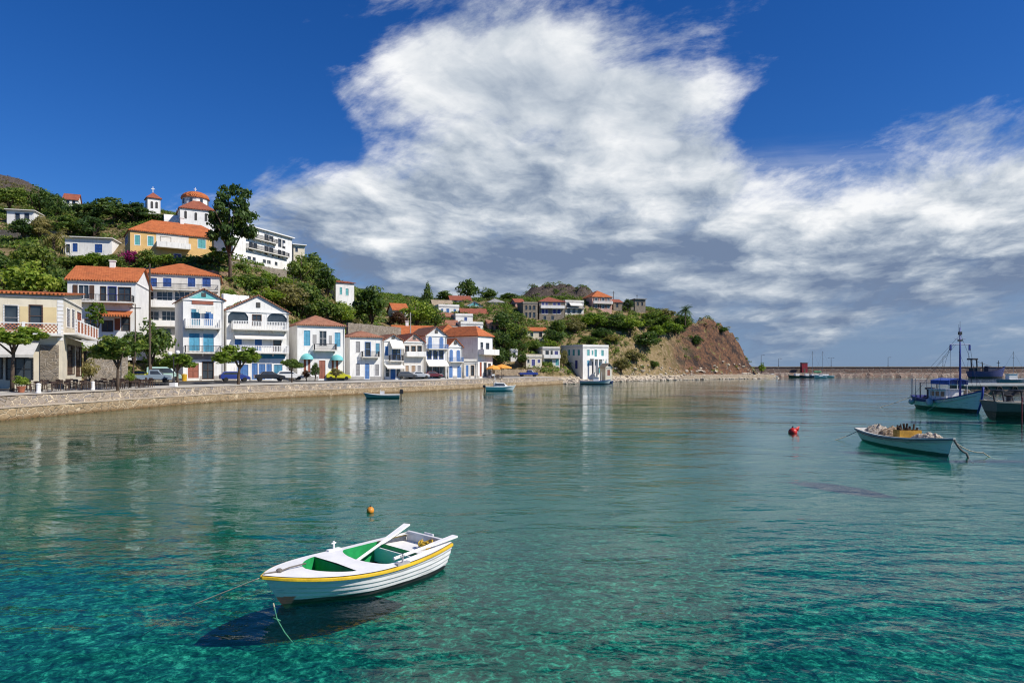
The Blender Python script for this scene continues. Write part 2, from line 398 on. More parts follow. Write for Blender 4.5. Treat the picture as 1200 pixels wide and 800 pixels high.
CP = [(0, 445, 80), (60, 445, 88), (30, 385, 100), (0, 340, 120), (30, 305, 145), (60, 292, 150), (10, 272, 165), (20, 248, 190), (60, 247, 200),
      (0, 208, 260), (30, 211, 262), (60, 232, 262), (84, 238, 230), (110, 400, 102), (110, 388, 115), (100, 312, 138), (100, 300, 152), (200, 418, 116), (200, 312, 131), (155, 312, 131), (245, 313, 132), (200, 345, 124),
      (200, 310, 138), (240, 308, 145), (200, 280, 160), (220, 268, 166), (180, 253, 180), (200, 252, 205), (290, 309, 140), (340, 319, 158), (310, 306, 180),
      (250, 345, 120), (290, 350, 119), (290, 333, 130), (235, 440, 106), (235, 410, 114), (300, 440, 113), (300, 390, 125), (320, 367, 135), (350, 347, 150),
      (370, 332, 165), (390, 350, 162), (370, 440, 127), (390, 395, 140), (420, 388, 155), (440, 375, 168), (440, 368, 190), (470, 376, 180), (490, 366, 205),
      (480, 360, 235), (480, 390, 165), (460, 440, 139), (460, 410, 152), (550, 438, 172), (550, 404, 186), (550, 391, 203), (520, 380, 212), (550, 370, 226),
      (520, 357, 246), (560, 358, 246), (590, 362, 243), (540, 350, 265), (600, 352, 268), (600, 438, 178), (600, 421, 190), (600, 398, 206), (620, 429, 191),
      (645, 429, 196), (630, 397, 216), (645, 376, 240), (675, 368, 243), (704, 363, 250), (620, 375, 235), (622, 347, 280), (640, 347, 280), (680, 347, 280), (700, 348, 277),
      (716, 356, 272), (726, 362, 268), (690, 438, 210), (690, 402, 226), (720, 402, 232), (720, 377, 250), (750, 366, 263), (780, 370, 268), (800, 381, 271), (830, 387, 276),
      (855, 391, 280), (872, 402, 283), (882, 414, 285), (888, 428, 288), (760, 422, 236), (760, 397, 250), (800, 422, 256), (800, 402, 265), (850, 426, 269), (850, 408, 274), (720, 386, 243), (745, 378, 250), (770, 384, 256), (790, 390, 260)]
CW = [(px2(a, Y), Y, pz(b, Y)) for a, b, Y in CP]
CW += [(35, 300, 22), (50, 298, 17), (65, 300, 13), (82, 308, 7), (95, 312, 4), (10, 312, 24), (28, 300, 28), (44, 292, 22),
       (-20, 320, 22), (20, 330, 26), (60, 325, 16), (100, 315, 4), (-60, 300, 26), (-110, 300, 34), (-90, 250, 44), (-240, 240, 75), (-200, 310, 66), (-240, 330, 60),
       (-150, 100, 22), (-130, 60, 6), (-180, 160, 52), (-240, 100, 40), (-110, 85, 6), (-80, 60, 2.5), (-200, 40, 14), (0, 380, 2), (-200, 400, 20), (70, 345, 3)]
CW = np.array(CW)
def _k(r2): return np.where(r2 > 1e-9, 0.5*r2*np.log(np.maximum(r2, 1e-9)), 0.0)
_n = len(CW); _P = CW[:, :2]/100
_A = _k(((_P[:, None]-_P[None])**2).sum(-1)) + np.eye(_n)*0.0015
_Q = np.c_[np.ones(_n), _P]
_S = np.linalg.solve(np.block([[_A, _Q], [_Q.T, np.zeros((3, 3))]]), np.r_[CW[:, 2], 0, 0, 0])
def rbf(x, y):
    p = np.stack([x, y], -1)/100; out = np.empty(x.shape)
    flat = p.reshape(-1, 2); o = np.empty(len(flat))
    for i in range(0, len(flat), 20000):
        q = flat[i:i+20000]; o[i:i+20000] = _k(((q[:, None]-_P[None])**2).sum(-1)) @ _S[:_n] + _S[_n] + q @ _S[_n+1:]
    return o.reshape(x.shape)
def sstep(x, a, b):
    t = np.clip((x-a)/(b-a), 0, 1); return t*t*(3-2*t)
QTOP, QLEDGE = 1.85, 0.95
def natural(x, y): return sstep(x+0.55*y, 98, 116)        # 0 along the quay, 1 along the rocky shore
def strip_z(d): return QTOP + np.clip((d-1.2)/13, 0, 1)*0.45
def terrain(x, y):
    d = sdist(x, y); nat = natural(x, y); z = rbf(x, y)
    cliff = sstep(x, 55, 75)*sstep(z, 2.5, 7)
    cy = 281-(x-6)*.17; z = z + 3.2*(.85+1.6*fbm(x/9, y/9, 4, 75))*sstep(x+fbm(x/5, y/5, 3, 71)*10, 0, 11)*(1-sstep(x+fbm(x/5, y/5, 3, 72)*10, 26, 38))*sstep(y-cy+fbm(x/4, y/4, 3, 73)*12, -12, -3)*(1-sstep(y-cy, 6, 16))
    crest = sstep(z, 29, 33)*sstep(x, 2, 10)*(1-sstep(x, 34, 40))*sstep(y, 255, 272)
    z = z + fbm(x/14, y/14, 4, 3)*2.2*sstep(d, 26, 45) + fbm(x/9+9, y/9, 5, 11)*9*cliff + (np.abs(fbm(x/5, y/5, 5, 21))*7-.8)*crest
    z = z + np.abs(fbm((x+y*.4)/3.2, (y-x*.2)/7, 4, 31))*10*cliff
    led = z + 0.35*x*0.3 + fbm(x/9, y/9, 3, 51)*6; st = (led/2.6) % 1.0
    z = z + cliff*(sstep(st, .0, .35)-st)*1.5 + cliff*(fbm(x/3.2, y/3.2, 4, 61)*5-1.5)
    q = np.where(d < 3.6, -1.6+0.5*np.minimum(d, 0), strip_z(d)-0.35)
    q = q + (np.maximum(z, 2.0)-q)*sstep(d, 17, 27)
    beach = np.where(d < 0, 0.25*d, 0.16*d) + fbm(x/3, y/3, 4, 5)*0.9
    nz = beach + (np.maximum(z, 1.0)-beach)*sstep(d, 4, 11)
    z = q*(1-nat)+nz*nat
    return np.maximum(z, -7)

GX = np.arange(-300, 136, 1.5); GY = np.arange(-20, 440, 1.5)
gx, gy = np.meshgrid(GX, GY)
gz = terrain(gx, gy); gd = sdist(gx, gy)
def ground(x, y):
    fx = (x-GX[0])/1.5; fy = (y-GY[0])/1.5
    i = int(np.clip(np.floor(fx), 0, len(GX)-2)); j = int(np.clip(np.floor(fy), 0, len(GY)-2)); fx -= i; fy -= j
    zt = (gz[j, i]*(1-fx)+gz[j, i+1]*fx)*(1-fy) + (gz[j+1, i]*(1-fx)+gz[j+1, i+1]*fx)*fy
    d = float(sdist(np.array([x]), np.array([y]))[0])
    if 1.2 < d < 20 and float(natural(np.array([x]), np.array([y]))[0]) < 0.5: zt = max(zt, float(strip_z(np.array([d]))[0]))
    return zt
def npmesh(name, verts, quads, mat, parent=None, smooth=True):
    me = bpy.data.meshes.new(name); nv, nq = len(verts), len(quads); k = quads.shape[1]
    me.vertices.add(nv); me.vertices.foreach_set('co', np.asarray(verts, np.float32).ravel())
    me.loops.add(nq*k); me.loops.foreach_set('vertex_index', np.asarray(quads, np.int32).ravel())
    me.polygons.add(nq); me.polygons.foreach_set('loop_start', np.arange(0, nq*k, k, dtype=np.int32))
    me.polygons.foreach_set('loop_total', np.full(nq, k, np.int32))
    me.polygons.foreach_set('use_smooth', np.full(nq, smooth))
    me.update(calc_edges=True); me.validate()
    if mat: me.materials.append(mat)
    o = bpy.data.objects.new(name, me); COL.objects.link(o)
    if parent: o.parent = parent
    return o

def terrain_mat():
    m = bpy.data.materials.new('hillside_ground'); m.use_nodes = True; nt = m.node_tree; T = NT(nt); b = nt.nodes['Principled BSDF']
    geo = T.n('ShaderNodeNewGeometry'); P = geo.outputs['Position']; x, y, z = T.sep(P); nz = T.sep(geo.outputs['Normal'])[2]
    n1 = T.noise(P, 0.12, 7, .6); n2 = T.noise(P, 0.9, 6, .65); n3 = T.noise(P, 3.5, 5, .6)
    grass = T.ramp(n1, [(.3, (0.075, 0.085, 0.025)), (.5, (0.17, 0.13, 0.055)), (.68, (0.27, 0.20, 0.10))])
    soil = T.ramp(n2, [(.3, (0.16, 0.10, 0.055)), (.6, (0.30, 0.22, 0.13))])
    c = T.mix(T.smooth(n2, .45, .62), grass, soil)
    red = T.ramp(n2, [(.25, (0.045, 0.026, 0.018)), (.45, (0.115, 0.060, 0.038)), (.6, (0.21, 0.100, 0.052)), (.75, (0.28, 0.175, 0.105))])
    red = T.mix(T.smooth(n3, .45, .7), red, (0.085, 0.06, 0.045))
    gul = T.noise(T.xyz(T.m('MULTIPLY', T.m('ADD', x, T.m('MULTIPLY', z, .5)), .22), T.m('MULTIPLY', y, .2), T.m('MULTIPLY', z, .24)), 1.0, 8, .68, .4)
    red = T.mix(T.smooth(gul, .50, .60), red, (0.040, 0.028, 0.024))
    red = T.mix(T.smooth(gul, .42, .34), red, (0.20, 0.175, 0.07))
    c = T.mix(T.m('MULTIPLY', T.smooth(T.m('ADD', x, T.m('MULTIPLY', T.m('SUBTRACT', n1, .5), 36)), 56, 70), T.smooth(nz, .97, .80)), c, red)
    rock = T.ramp(n3, [(.38, (0.025, 0.021, 0.02)), (.54, (0.09, 0.07, 0.058)), (.68, (0.22, 0.18, 0.145))])
    crest = T.m('MULTIPLY', T.smooth(z, 29, 32), T.smooth(x, 0, 8))
    crest = T.m('MAXIMUM', crest, T.smooth(z, 56, 62))
    c = T.mix(crest, c, rock)
    sand = T.ramp(n3, [(.3, (0.34, 0.27, 0.19)), (.7, (0.58, 0.51, 0.41))])
    c = T.mix(T.smooth(T.m('ADD', z, T.m('MULTIPLY', n2, 1.5)), 2.9, 1.9), c, sand)
    wet = T.smooth(z, 0.35, 0.05)
    c = T.mix(wet, c, (0.10, 0.085, 0.055))
    T.put(b.inputs['Base Color'], c); b.inputs['Roughness'].default_value = .9; b.inputs['Specular IOR Level'].default_value = .2
    bp = T.n('ShaderNodeBump'); bp.inputs['Strength'].default_value = 1; bp.inputs['Distance'].default_value = .5
    T.put(bp.inputs['Height'], T.m('ADD', n2, T.m('MULTIPLY', n3, .4))); T.put(b.inputs['Normal'], bp.outputs[0])
    return m
nyg, nxg = gx.shape
idx = np.arange(nyg*nxg).reshape(nyg, nxg)
quads = np.stack([idx[:-1, :-1], idx[:-1, 1:], idx[1:, 1:], idx[1:, :-1]], -1).reshape(-1, 4)
vv = np.stack([gx, gy, gz], -1).reshape(-1, 3)
keep = (gd.reshape(-1)[quads].max(1) > -14)
used, inv = np.unique(quads[keep], return_inverse=True)
hill = npmesh('terrain', vv[used], inv.reshape(-1, 4), terrain_mat()); tag(hill, 'steep scrub covered harbour hillside running out to a brown rocky headland', kind='structure')

# ------------------------------------------------------------------ sea and sea bed
def water_mat():
    m = bpy.data.materials.new('sea_water'); m.use_nodes = True; nt = m.node_tree; nt.nodes.clear(); T = NT(nt)
    o = T.n('ShaderNodeOutputMaterial')
    P = T.n('ShaderNodeNewGeometry').outputs['Position']; x, y, z = T.sep(P)
    Pw = T.xyz(T.m('ADD', T.m('MULTIPLY', x, 0.62), T.m('MULTIPLY', y, 0.18)), y, 0.0)
    patch = T.smooth(T.noise(T.xyz(T.m('MULTIPLY', x, 0.6), y, 0.0), 0.055, 5, .6, .6), .36, .66)   # calm lanes and ruffled patches
    h = T.m('MULTIPLY', T.noise(Pw, 0.40, 4, .52, .5), 0.125)
    h = T.m('ADD', h, T.m('MULTIPLY', T.noise(Pw, 1.7, 4, .55, .7), 0.036))
    rip = T.m('MULTIPLY', T.noise(Pw, 6.0, 3, .55, .5), 0.0085)
    h = T.m('ADD', h, rip)
    h = T.m('MULTIPLY', h, T.m('ADD', 0.22, T.m('MULTIPLY', patch, 0.95)))
    bp = T.n('ShaderNodeBump'); bp.inputs['Strength'].default_value = 1.0; bp.inputs['Distance'].default_value = 1.0
    T.put(bp.inputs['Height'], h)
    N = bp.outputs[0]
    fr = T.n('ShaderNodeFresnel'); fr.inputs['IOR'].default_value = 1.27; T.put(fr.inputs['Normal'], N)
    gl = T.n('ShaderNodeBsdfGlossy'); gl.inputs['Color'].default_value = (0.94, 0.97, 1.0, 1); gl.inputs['Roughness'].default_value = 0.04; T.put(gl.inputs['Normal'], N)
    tr = T.n('ShaderNodeBsdfTransparent'); tr.inputs[0].default_value = (0.46, 0.92, 0.87, 1)
    df = T.n('ShaderNodeBsdfDiffuse'); df.inputs[0].default_value = (0.004, 0.13, 0.125, 1); T.put(df.inputs['Normal'], N)
    mb = T.n('ShaderNodeMixShader'); mb.inputs[0].default_value = 0.06
    nt.links.new(tr.outputs[0], mb.inputs[1]); nt.links.new(df.outputs[0], mb.inputs[2])
    mx = T.n('ShaderNodeMixShader'); T.put(mx.inputs[0], fr.outputs[0])
    nt.links.new(mb.outputs[0], mx.inputs[1]); nt.links.new(gl.outputs[0], mx.inputs[2]); nt.links.new(mx.outputs[0], o.inputs[0])
    return m
w = MB().quad((-9000, -400, 0), (9000, -400, 0), (9000, 12000, 0), (-9000, 12000, 0)).build('sea_water', water_mat(), fix=False)
tag(w, 'clear turquoise harbour water with fine ripples', kind='structure')
def bed_mat():
    m = bpy.data.materials.new('sea_bed'); m.use_nodes = True; nt = m.node_tree; T = NT(nt); b = nt.nodes['Principled BSDF']
    P = T.n('ShaderNodeNewGeometry').outputs['Position']
    x, y, z = T.sep(P)
    n1 = T.noise(P, 0.22, 5, .6, .5); n2 = T.noise(P, 4.2, 8, .74, .9); n3 = T.noise(P, 13, 5, .7, .8)
    weed = T.ramp(n2, [(.39, (0.003, 0.038, 0.032)), (.52, (0.015, 0.150, 0.112)), (.65, (0.11, 0.50, 0.36))])
    sand = T.ramp(n2, [(.39, (0.004, 0.055, 0.043)), (.52, (0.026, 0.22, 0.16)), (.65, (0.24, 0.66, 0.47))])
    c = T.mix(T.smooth(n1, .34, .68), weed, sand)
    c = T.mix(T.smooth(n3, .40, .60), T.mix(1.0, c, (.35, .42, .44), 'MULTIPLY'), c)
    off = T.smooth(T.m('ADD', z, T.m('MULTIPLY', T.m('SUBTRACT', n1, .5), .5)), -.95, -1.9)      # light absorbed by deeper water, painted into the bed colour
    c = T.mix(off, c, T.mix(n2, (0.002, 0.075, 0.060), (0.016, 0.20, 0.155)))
    T.put(b.inputs['Base Color'], c); b.inputs['Roughness'].default_value = .9; b.inputs['Specular IOR Level'].default_value = 0
    return m
bx = np.r_[np.arange(-60, 60, 2.0), np.arange(60, 400, 20), 9000]; bx = np.r_[-9000, bx]
by = np.r_[-400, np.arange(-20, 120, 2.0), np.arange(120, 500, 20), 12000]
mx_, my_ = np.meshgrid(bx, by); dep = 0.80 + np.clip((my_-13.5)/28, 0, 2.2)*1.9 + fbm(mx_/6, my_/6, 3, 41)*0.2
dep = np.where(np.abs(my_) > 300, 8, dep)
ii = np.arange(mx_.size).reshape(mx_.shape)
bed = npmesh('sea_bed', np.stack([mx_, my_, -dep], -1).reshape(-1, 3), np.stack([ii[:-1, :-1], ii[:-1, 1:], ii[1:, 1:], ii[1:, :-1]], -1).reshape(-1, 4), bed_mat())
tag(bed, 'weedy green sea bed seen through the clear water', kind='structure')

# ------------------------------------------------------------------ quay and promenade
def offs(pts, d):
    out = []
    for i, (x, y) in enumerate(pts):
        a = Vector(pts[max(i-1, 0)]); b = Vector(pts[min(i+1, len(pts)-1)]); t = (b-a).normalized()
        out.append((x - t.y*d, y + t.x*d))
    return out
def dense(pts, st=2.0):
    out = []
    for (a, b) in zip(pts[:-1], pts[1:]):
        n = max(1, int(math.dist(a, b)/st))
        out += [(a[0]+(b[0]-a[0])*i/n, a[1]+(b[1]-a[1])*i/n) for i in range(n)]
    return out + [pts[-1]]
def smoothline(pts, k=2):
    for _ in range(k):
        q = [pts[0]]
        for a, b in zip(pts[:-1], pts[1:]):
            q += [(a[0]*.75+b[0]*.25, a[1]*.75+b[1]*.25), (a[0]*.25+b[0]*.75, a[1]*.25+b[1]*.75)]
        pts = q + [pts[-1]]
    return pts
Q0 = dense(smoothline(SHORE[:NQ+1]), 1.5)
jr = random.Random(4)
def lines(d, z, jit=0.0): return [(x+jr.uniform(-jit, jit), y+jr.uniform(-jit, jit), z + jr.uniform(-jit, jit)*.5) for x, y in offs(Q0, d)]
QS = stone_mat('quay_stone', (0.58, 0.42, 0.24), (0.25, 0.18, 0.11), (0.55, 0.43, 0.28), 1.35, .9, .8, stain=(0.15, 0.085, 0.03))
QG = stone_mat('quay_rubble', (0.52, 0.43, 0.33), (0.15, 0.15, 0.17), (0.60, 0.50, 0.36), 1.5, .9, .9)
PAVE = pmat('pale_paving', (0.52, 0.44, 0.33), .9, .16, .6, .3, 8)
def band(la, lb, name, mat, label):
    m = MB().loft([la, lb]); o = m.build(name, mat, fix=False); tag(o, label, kind='structure'); return o
band(lines(-0.12, -2.2), lines(-0.02, QLEDGE, .05), 'quay_lower_wall', QS, 'stained lower quay wall of rough blocks at the water')
L1 = lines(-0.06, QLEDGE+.002); L2 = lines(1.25, QLEDGE+.03)
band(L1, L2, 'quay_ledge', PAVE, 'pale narrow ledge along the foot of the upper quay wall')
band(lines(1.2, QLEDGE-.2), lines(1.28, QTOP-.05, .06), 'quay_upper_wall', QG, 'upper quay wall of grey and tan rubble')
band([(x, y, QTOP) for x, y in offs(Q0, 1.22)], [(x, y, QTOP+.02) for x, y in offs(Q0, 2.0)], 'quay_coping', PAVE, 'pale coping strip along the quay edge')
band([(x, y, QTOP-.02) for x, y in offs(Q0, 1.95)], [(x, y, strip_z(6)+.0) for x, y in offs(Q0, 6)], 'promenade', CONC, 'pale concrete promenade on the quay')
band([(x, y, float(strip_z(6))-.1) for x, y in offs(Q0, 5.95)], [(x, y, float(strip_z(14))-.1) for x, y in offs(Q0, 14.0)], 'road', pmat('asphalt', (0.085, 0.083, 0.08), .9, .2, .8, .3, 14), 'grey asphalt harbour road')
band([(x, y, float(strip_z(14))) for x, y in offs(Q0, 13.9)], [(x, y, 2.36) for x, y in offs(Q0, 24)], 'pavement', PAVE, 'paving in front of the house row')

# fine rocks along the natural shore: nobody could count them
def rocks(name, pts, mat, label, seed, kind='stuff'):
    rr = random.Random(seed); m = MB()
    for (x, y, z, r) in pts:
        bm = bmesh.new(); bmesh.ops.create_icosphere(bm, subdivisions=1, radius=1)
        sc = (r*rr.uniform(.7, 1.4), r*rr.uniform(.7, 1.3), r*rr.uniform(.4, .8)); a = rr.uniform(0, 6.28)
        vs = []
        for v in bm.verts:
            q = v.co*rr.uniform(.8, 1.2); q = Vector((q.x*sc[0], q.y*sc[1], q.z*sc[2])); q.rotate(Matrix.Rotation(a, 3, 'Z')); vs.append((q.x+x, q.y+y, q.z+z))
        m.add(vs, [tuple(v.index for v in f.verts) for f in bm.faces]); bm.free()
    o = m.build(name, mat); tag(o, label, kind=kind); return o
rr = random.Random(9); pts = []
for i in range(900):
    t = rr.uniform(0, 1); k = 11+int(t*6.0); f = t*6.0-int(t*6.0); a, b = SHORE[min(k, 16)], SHORE[min(k+1, 17)]
    d = rr.uniform(-1.5, 7)**1.0; tx, ty = b[0]-a[0], b[1]-a[1]; L = math.hypot(tx, ty)
    x = a[0]+tx*f - ty/L*d; y = a[1]+ty*f + tx/L*d
    pts.append((x, y, max(0.0, ground(x, y))+.05, rr.choice((.2, .25, .3, .35, .5, .8))))
rocks('shore_rocks', pts, pmat('pale_shore_rock', (0.50, 0.43, 0.34), .9, .3, .5, .6, 3), 'pale boulders and rubble along the rocky shore', 3)
# ------------------------------------------------------------------ houses
FOOT = []                                             # footprints, kept free of scrub
def facade(P, Wd, H, z0, holes, rev=0.18):
    """wall sheet in (u,z) with recessed openings; P(u,z,n) gives the 3D point, n outward"""
    m = MB()
    us = sorted({0.0, Wd} | {min(max(q, 0), Wd) for h in holes for q in h[:2]}); zs = sorted({z0, H} | {min(max(q, z0), H) for h in holes for q in h[2:4]})
    for i in range(len(us)-1):
        for j in range(len(zs)-1):
            uc, zc = (us[i]+us[i+1])/2, (zs[j]+zs[j+1])/2
            if any(h[0] < uc < h[1] and h[2] < zc < h[3] for h in holes): continue
            m.quad(P(us[i], zs[j], 0), P(us[i+1], zs[j], 0), P(us[i+1], zs[j+1], 0), P(us[i], zs[j+1], 0))
    for a, b, c, d in [h[:4] for h in holes]:
        m.quad(P(a, c, 0), P(a, d, 0), P(a, d, -rev), P(a, c, -rev)); m.quad(P(b, c, 0), P(b, d, 0), P(b, d, -rev), P(b, c, -rev))
        m.quad(P(a, c, 0), P(b, c, 0), P(b, c, -rev), P(a, c, -rev)); m.quad(P(a, d, 0), P(b, d, 0), P(b, d, -rev), P(a, d, -rev))
    return m
def pbox(m, P, u0, u1, z0, z1, n0, n1):
    v = [P(u, z, n) for n in (n0, n1) for z in (z0, z1) for u in (u0, u1)]
    m.add(v, [(0, 2, 3, 1), (4, 5, 7, 6), (0, 1, 5, 4), (2, 6, 7, 3), (0, 4, 6, 2), (1, 3, 7, 5)])

def window(root, P, u0, u1, z0, z1, kind, col, trim=None):
    w = u1-u0; h = z1-z0; fm = trim or TRIM; t = min(.09, w*.12)
    if kind == 'sign':
        m = MB(); pbox(m, P, u0, u1, z0, z1, .02, .10); m.build('sign_board', C[col], root); return
    if kind == 'band':
        m = MB(); pbox(m, P, u0, u1, z0, z1, .005, .05); m.build('painted_band', C[col], root); return
    if kind == 'panel':
        m = MB(); pbox(m, P, u0, u1, z0, z1, .004, .03); m.build('wall_panel', col, root); return
    if kind == 'arch':
        r = w/2; k = 8; um = (u0+u1)/2
        poly = [(u0, z0), (u1, z0)] + [(um+r*math.cos(math.pi*i/k), z1-r*.8+r*.8*math.sin(math.pi*i/k)) for i in range(k+1)]
        def pr(sc, n0, n1): 
            uu = [((a-um)*sc+um, (b-z0) * (1+(sc-1)*w/h*.5)+z0) for a, b in poly]
            return [P(a, b, n0) for a, b in uu], Vector(P(0, 0, n1))-Vector(P(0, 0, n0))
        m = MB(); m.prism(*pr(1.22, .004, .03)); f = m.build('window', fm, root)
        m = MB(); m.prism(*pr(1.0, .026, .06)); pbox(m, P, um-.03, um+.03, z0, z1-.1, .06, .08); m.build('shutter', C[col], f); return
    m = MB()                                          # frame round the opening
    for a, b, c_, d in ((u0-t, u0+.01, z0-t, z1+t), (u1-.01, u1+t, z0-t, z1+t), (u0+.01, u1-.01, z1-.01, z1+t), (u0+.01, u1-.01, z0-t, z0+.01)):
        pbox(m, P, a, b, c_, d, -.06, .035)
    nm = 'door' if kind in ('door', 'gdoor') else 'window'
    if kind == 'glass' or kind == 'gdoor':
        nv = max(1, round(w/.75)); nh = max(1, round(h/1.0))
        for i in range(1, nv+0): pbox(m, P, u0+w*i/nv-.03, u0+w*i/nv+.03, z0, z1, -.12, -.05)
        for j in range(1, nh+0): pbox(m, P, u0, u1, z0+h*j/nh-.025, z0+h*j/nh+.025, -.115, -.055)
        f = m.build(nm, C[col] if col else fm, root)
        m = MB(); m.quad(P(u0, z0, -.13), P(u1, z0, -.13), P(u1, z1, -.13), P(u0, z1, -.13)); m.build('pane', GLASS, f, fix=False)
    elif kind == 'void':
        f = m.build('window', fm, root)
        m = MB(); m.quad(P(u0, z0, -.17), P(u1, z0, -.17), P(u1, z1, -.17), P(u0, z1, -.17)); m.build('pane', GLASS, f, fix=False)
    elif kind == 'open':                              # glass with the louvred leaves folded back against the wall
        pbox(m, P, (u0+u1)/2-.03, (u0+u1)/2+.03, z0, z1, -.12, -.05)
        f = m.build(nm, fm, root)
        m = MB(); m.quad(P(u0, z0, -.13), P(u1, z0, -.13), P(u1, z1, -.13), P(u0, z1, -.13)); m.build('pane', GLASS, f, fix=False)
        for a in (u0-w*.48-t, u1+t): 
            m = MB(); pbox(m, P, a, a+w*.48, z0, z1, .03, .07); m.build('shutter', C[col], f)
    else:                                             # closed louvred shutters or a panelled door
        f = m.build(nm, fm, root); um = (u0+u1)/2
        for a, b in (((u0+.01, um-.012), (um+.012, u1-.01)) if w > .8 else ((u0+.01, u1-.01),)):
            m = MB(); pbox(m, P, a, b, z0, z1, -.12, -.04)
            s = min(.09, (b-a)*.2)
            for c_, d, e, g in ((a, a+s, z0, z1), (b-s, b, z0, z1), (a+s, b-s, z1-s, z1), (a+s, b-s, z0, z0+s), (a+s, b-s, (z0+z1)/2-s/2, (z0+z1)/2+s/2)): pbox(m, P, c_, d, e, g, -.045, -.015)
            m.build('leaf' if nm == 'door' else 'shutter', C[col], f)

def balcony(root, P, u0, u1, zs, zr, style, out=1.0):
    m = MB(); pbox(m, P, u0, u1, zs-.18, zs, .01, out)
    if style not in ('solid', 'lattice'):
        for u in np.linspace(u0+.25, u1-.25, max(2, int((u1-u0)/2.0)+1)): pbox(m, P, u-.08, u+.08, zs-.55, zs-.18, .005, .45)
    b = m.build('balcony', OFFW, root); m = MB()
    sides = [('f', u0, u1)]
    if style == 'solid':
        pbox(m, P, u0, u1, zs, zr, out-.12, out); pbox(m, P, u0, u0+.12, zs, zr, .02, out-.12); pbox(m, P, u1-.12, u1, zs, zr, .02, out-.12); m.build('parapet', WHITE, b); return
    if style == 'lattice':
        n = max(2, int((u1-u0)/2.4)+1)
        for u in np.linspace(u0+.12, u1-.12, n): pbox(m, P, u-.12, u+.12, zs, zr+.05, out-.2, out+.02)
        pbox(m, P, u0, u1, zr-.1, zr, out-.15, out-.02); pbox(m, P, u0, u1, zs, zs+.1, out-.15, out-.02); m.build('railing', TRIM, b)
        m = MB(); h = .16                              # openwork of terracotta blocks
        nu = int((u1-u0)/h); nz = max(2, int((zr-zs-.2)/h))
        for j in range(nz):
            for i in range(nu):
                if (i+j) % 2 == 0: pbox(m, P, u0+i*h, u0+(i+.94)*h, zs+.1+j*(zr-zs-.2)/nz, zs+.1+(j+.94)*(zr-zs-.2)/nz, out-.12, out-.05)
        m.build('lattice_blocks', pmat('terracotta_blocks', (0.36, 0.14, 0.08), .85, .15, 3), b); return
    white = style == 'white'; mt = TRIM if white else (C['blue'] if style == 'blue' else IRON)
    r, sp = (.05, .24) if white else (.022, .17)
    pbox(m, P, u0, u1, zr-.07, zr, out-.11, out-.02); pbox(m, P, u0, u1, zs+.06, zs+.11, out-.10, out-.03)
    for n0 in (u0+.03, u1-.10): pbox(m, P, n0, n0+.07, zr-.06, zr-.005, .02, out-.11)
    for u in np.arange(u0+.06, u1, sp): pbox(m, P, u-r, u+r, zs, zr-.07, out-.065-r, out-.065+r)
    for q in np.arange(.15, out-.12, sp):
        for u in (u0+.065, u1-.065): pbox(m, P, u-r, u+r, zs, zr-.06, q-r, q+r)
    m.build('railing', mt, b)

def awning(root, P, u0, u1, z0, z1, mat, out):
    m = MB(); a = [P(u0, z0, .05), P(u1, z0, .05), P(u1, z1, out), P(u0, z1, out)]
    m.prism(a, (0, 0, -.04)); m.prism([P(u0, z1, out), P(u1, z1, out), P(u1, z1, out+.03), P(u0, z1, out+.03)], (0, 0, -.25))
    m.build('awning', mat, root)

def roofing(root, typ, W_, D, H, rh, mat, o=.35, base=None):
    m = MB(); th = .16; z = H+.02
    def slab(pts): m.prism(pts, (0, 0, th))
    if typ == 'gable_front':
        for s in (0, 1):
            x0 = -o if s == 0 else W_+o; zz = z - rh*o/(W_/2)
            slab([(x0, -o, zz), (W_/2, -o, z+rh), (W_/2, D+o, z+rh), (x0, D+o, zz)])
    elif typ == 'gable_side':
        for s in (0, 1):
            y0 = -o if s == 0 else D+o; zz = z - rh*o/(D/2)
            slab([(-o, y0, zz), (W_+o, y0, zz), (W_+o, D/2, z+rh), (-o, D/2, z+rh)])
    elif typ == 'hip':
        k = min(W_, D)/2*.98
        if W_ >= D: r0, r1 = (k, D/2, z+rh), (W_-k, D/2, z+rh)
        else: r0, r1 = (W_/2, k, z+rh), (W_/2, D-k, z+rh)
        a, b, c_, d = (-o, -o, z), (W_+o, -o, z), (W_+o, D+o, z), (-o, D+o, z)
        e = [a, b, c_, d]; lo = [(p[0], p[1], p[2]-th) for p in e]
        vs = e + [r0, r1] + lo
        if W_ >= D: fs = [(0, 1, 5, 4), (1, 2, 5), (2, 3, 4, 5), (3, 0, 4)]
        else: fs = [(0, 1, 4), (1, 2, 5, 4), (2, 3, 5), (3, 0, 4, 5)]
        fs += [(0, 6, 7, 1), (1, 7, 8, 2), (2, 8, 9, 3), (3, 9, 6, 0), (9, 8, 7, 6)]
        m.add(vs, fs)
    elif typ == 'flat':
        m.box(-.12, W_+.12, -.12, D+.12, z, z+.16)
    elif typ == 'slab':
        m.box(-o, W_+o, -o-.3, D+o, z, z+.2)
    elif typ == 'shed':
        slab([(-o, -o, z), (W_+o, -o, z), (W_+o, D+.1, z+rh), (-o, D+.1, z+rh)])
    return m.build('roof', mat, root)

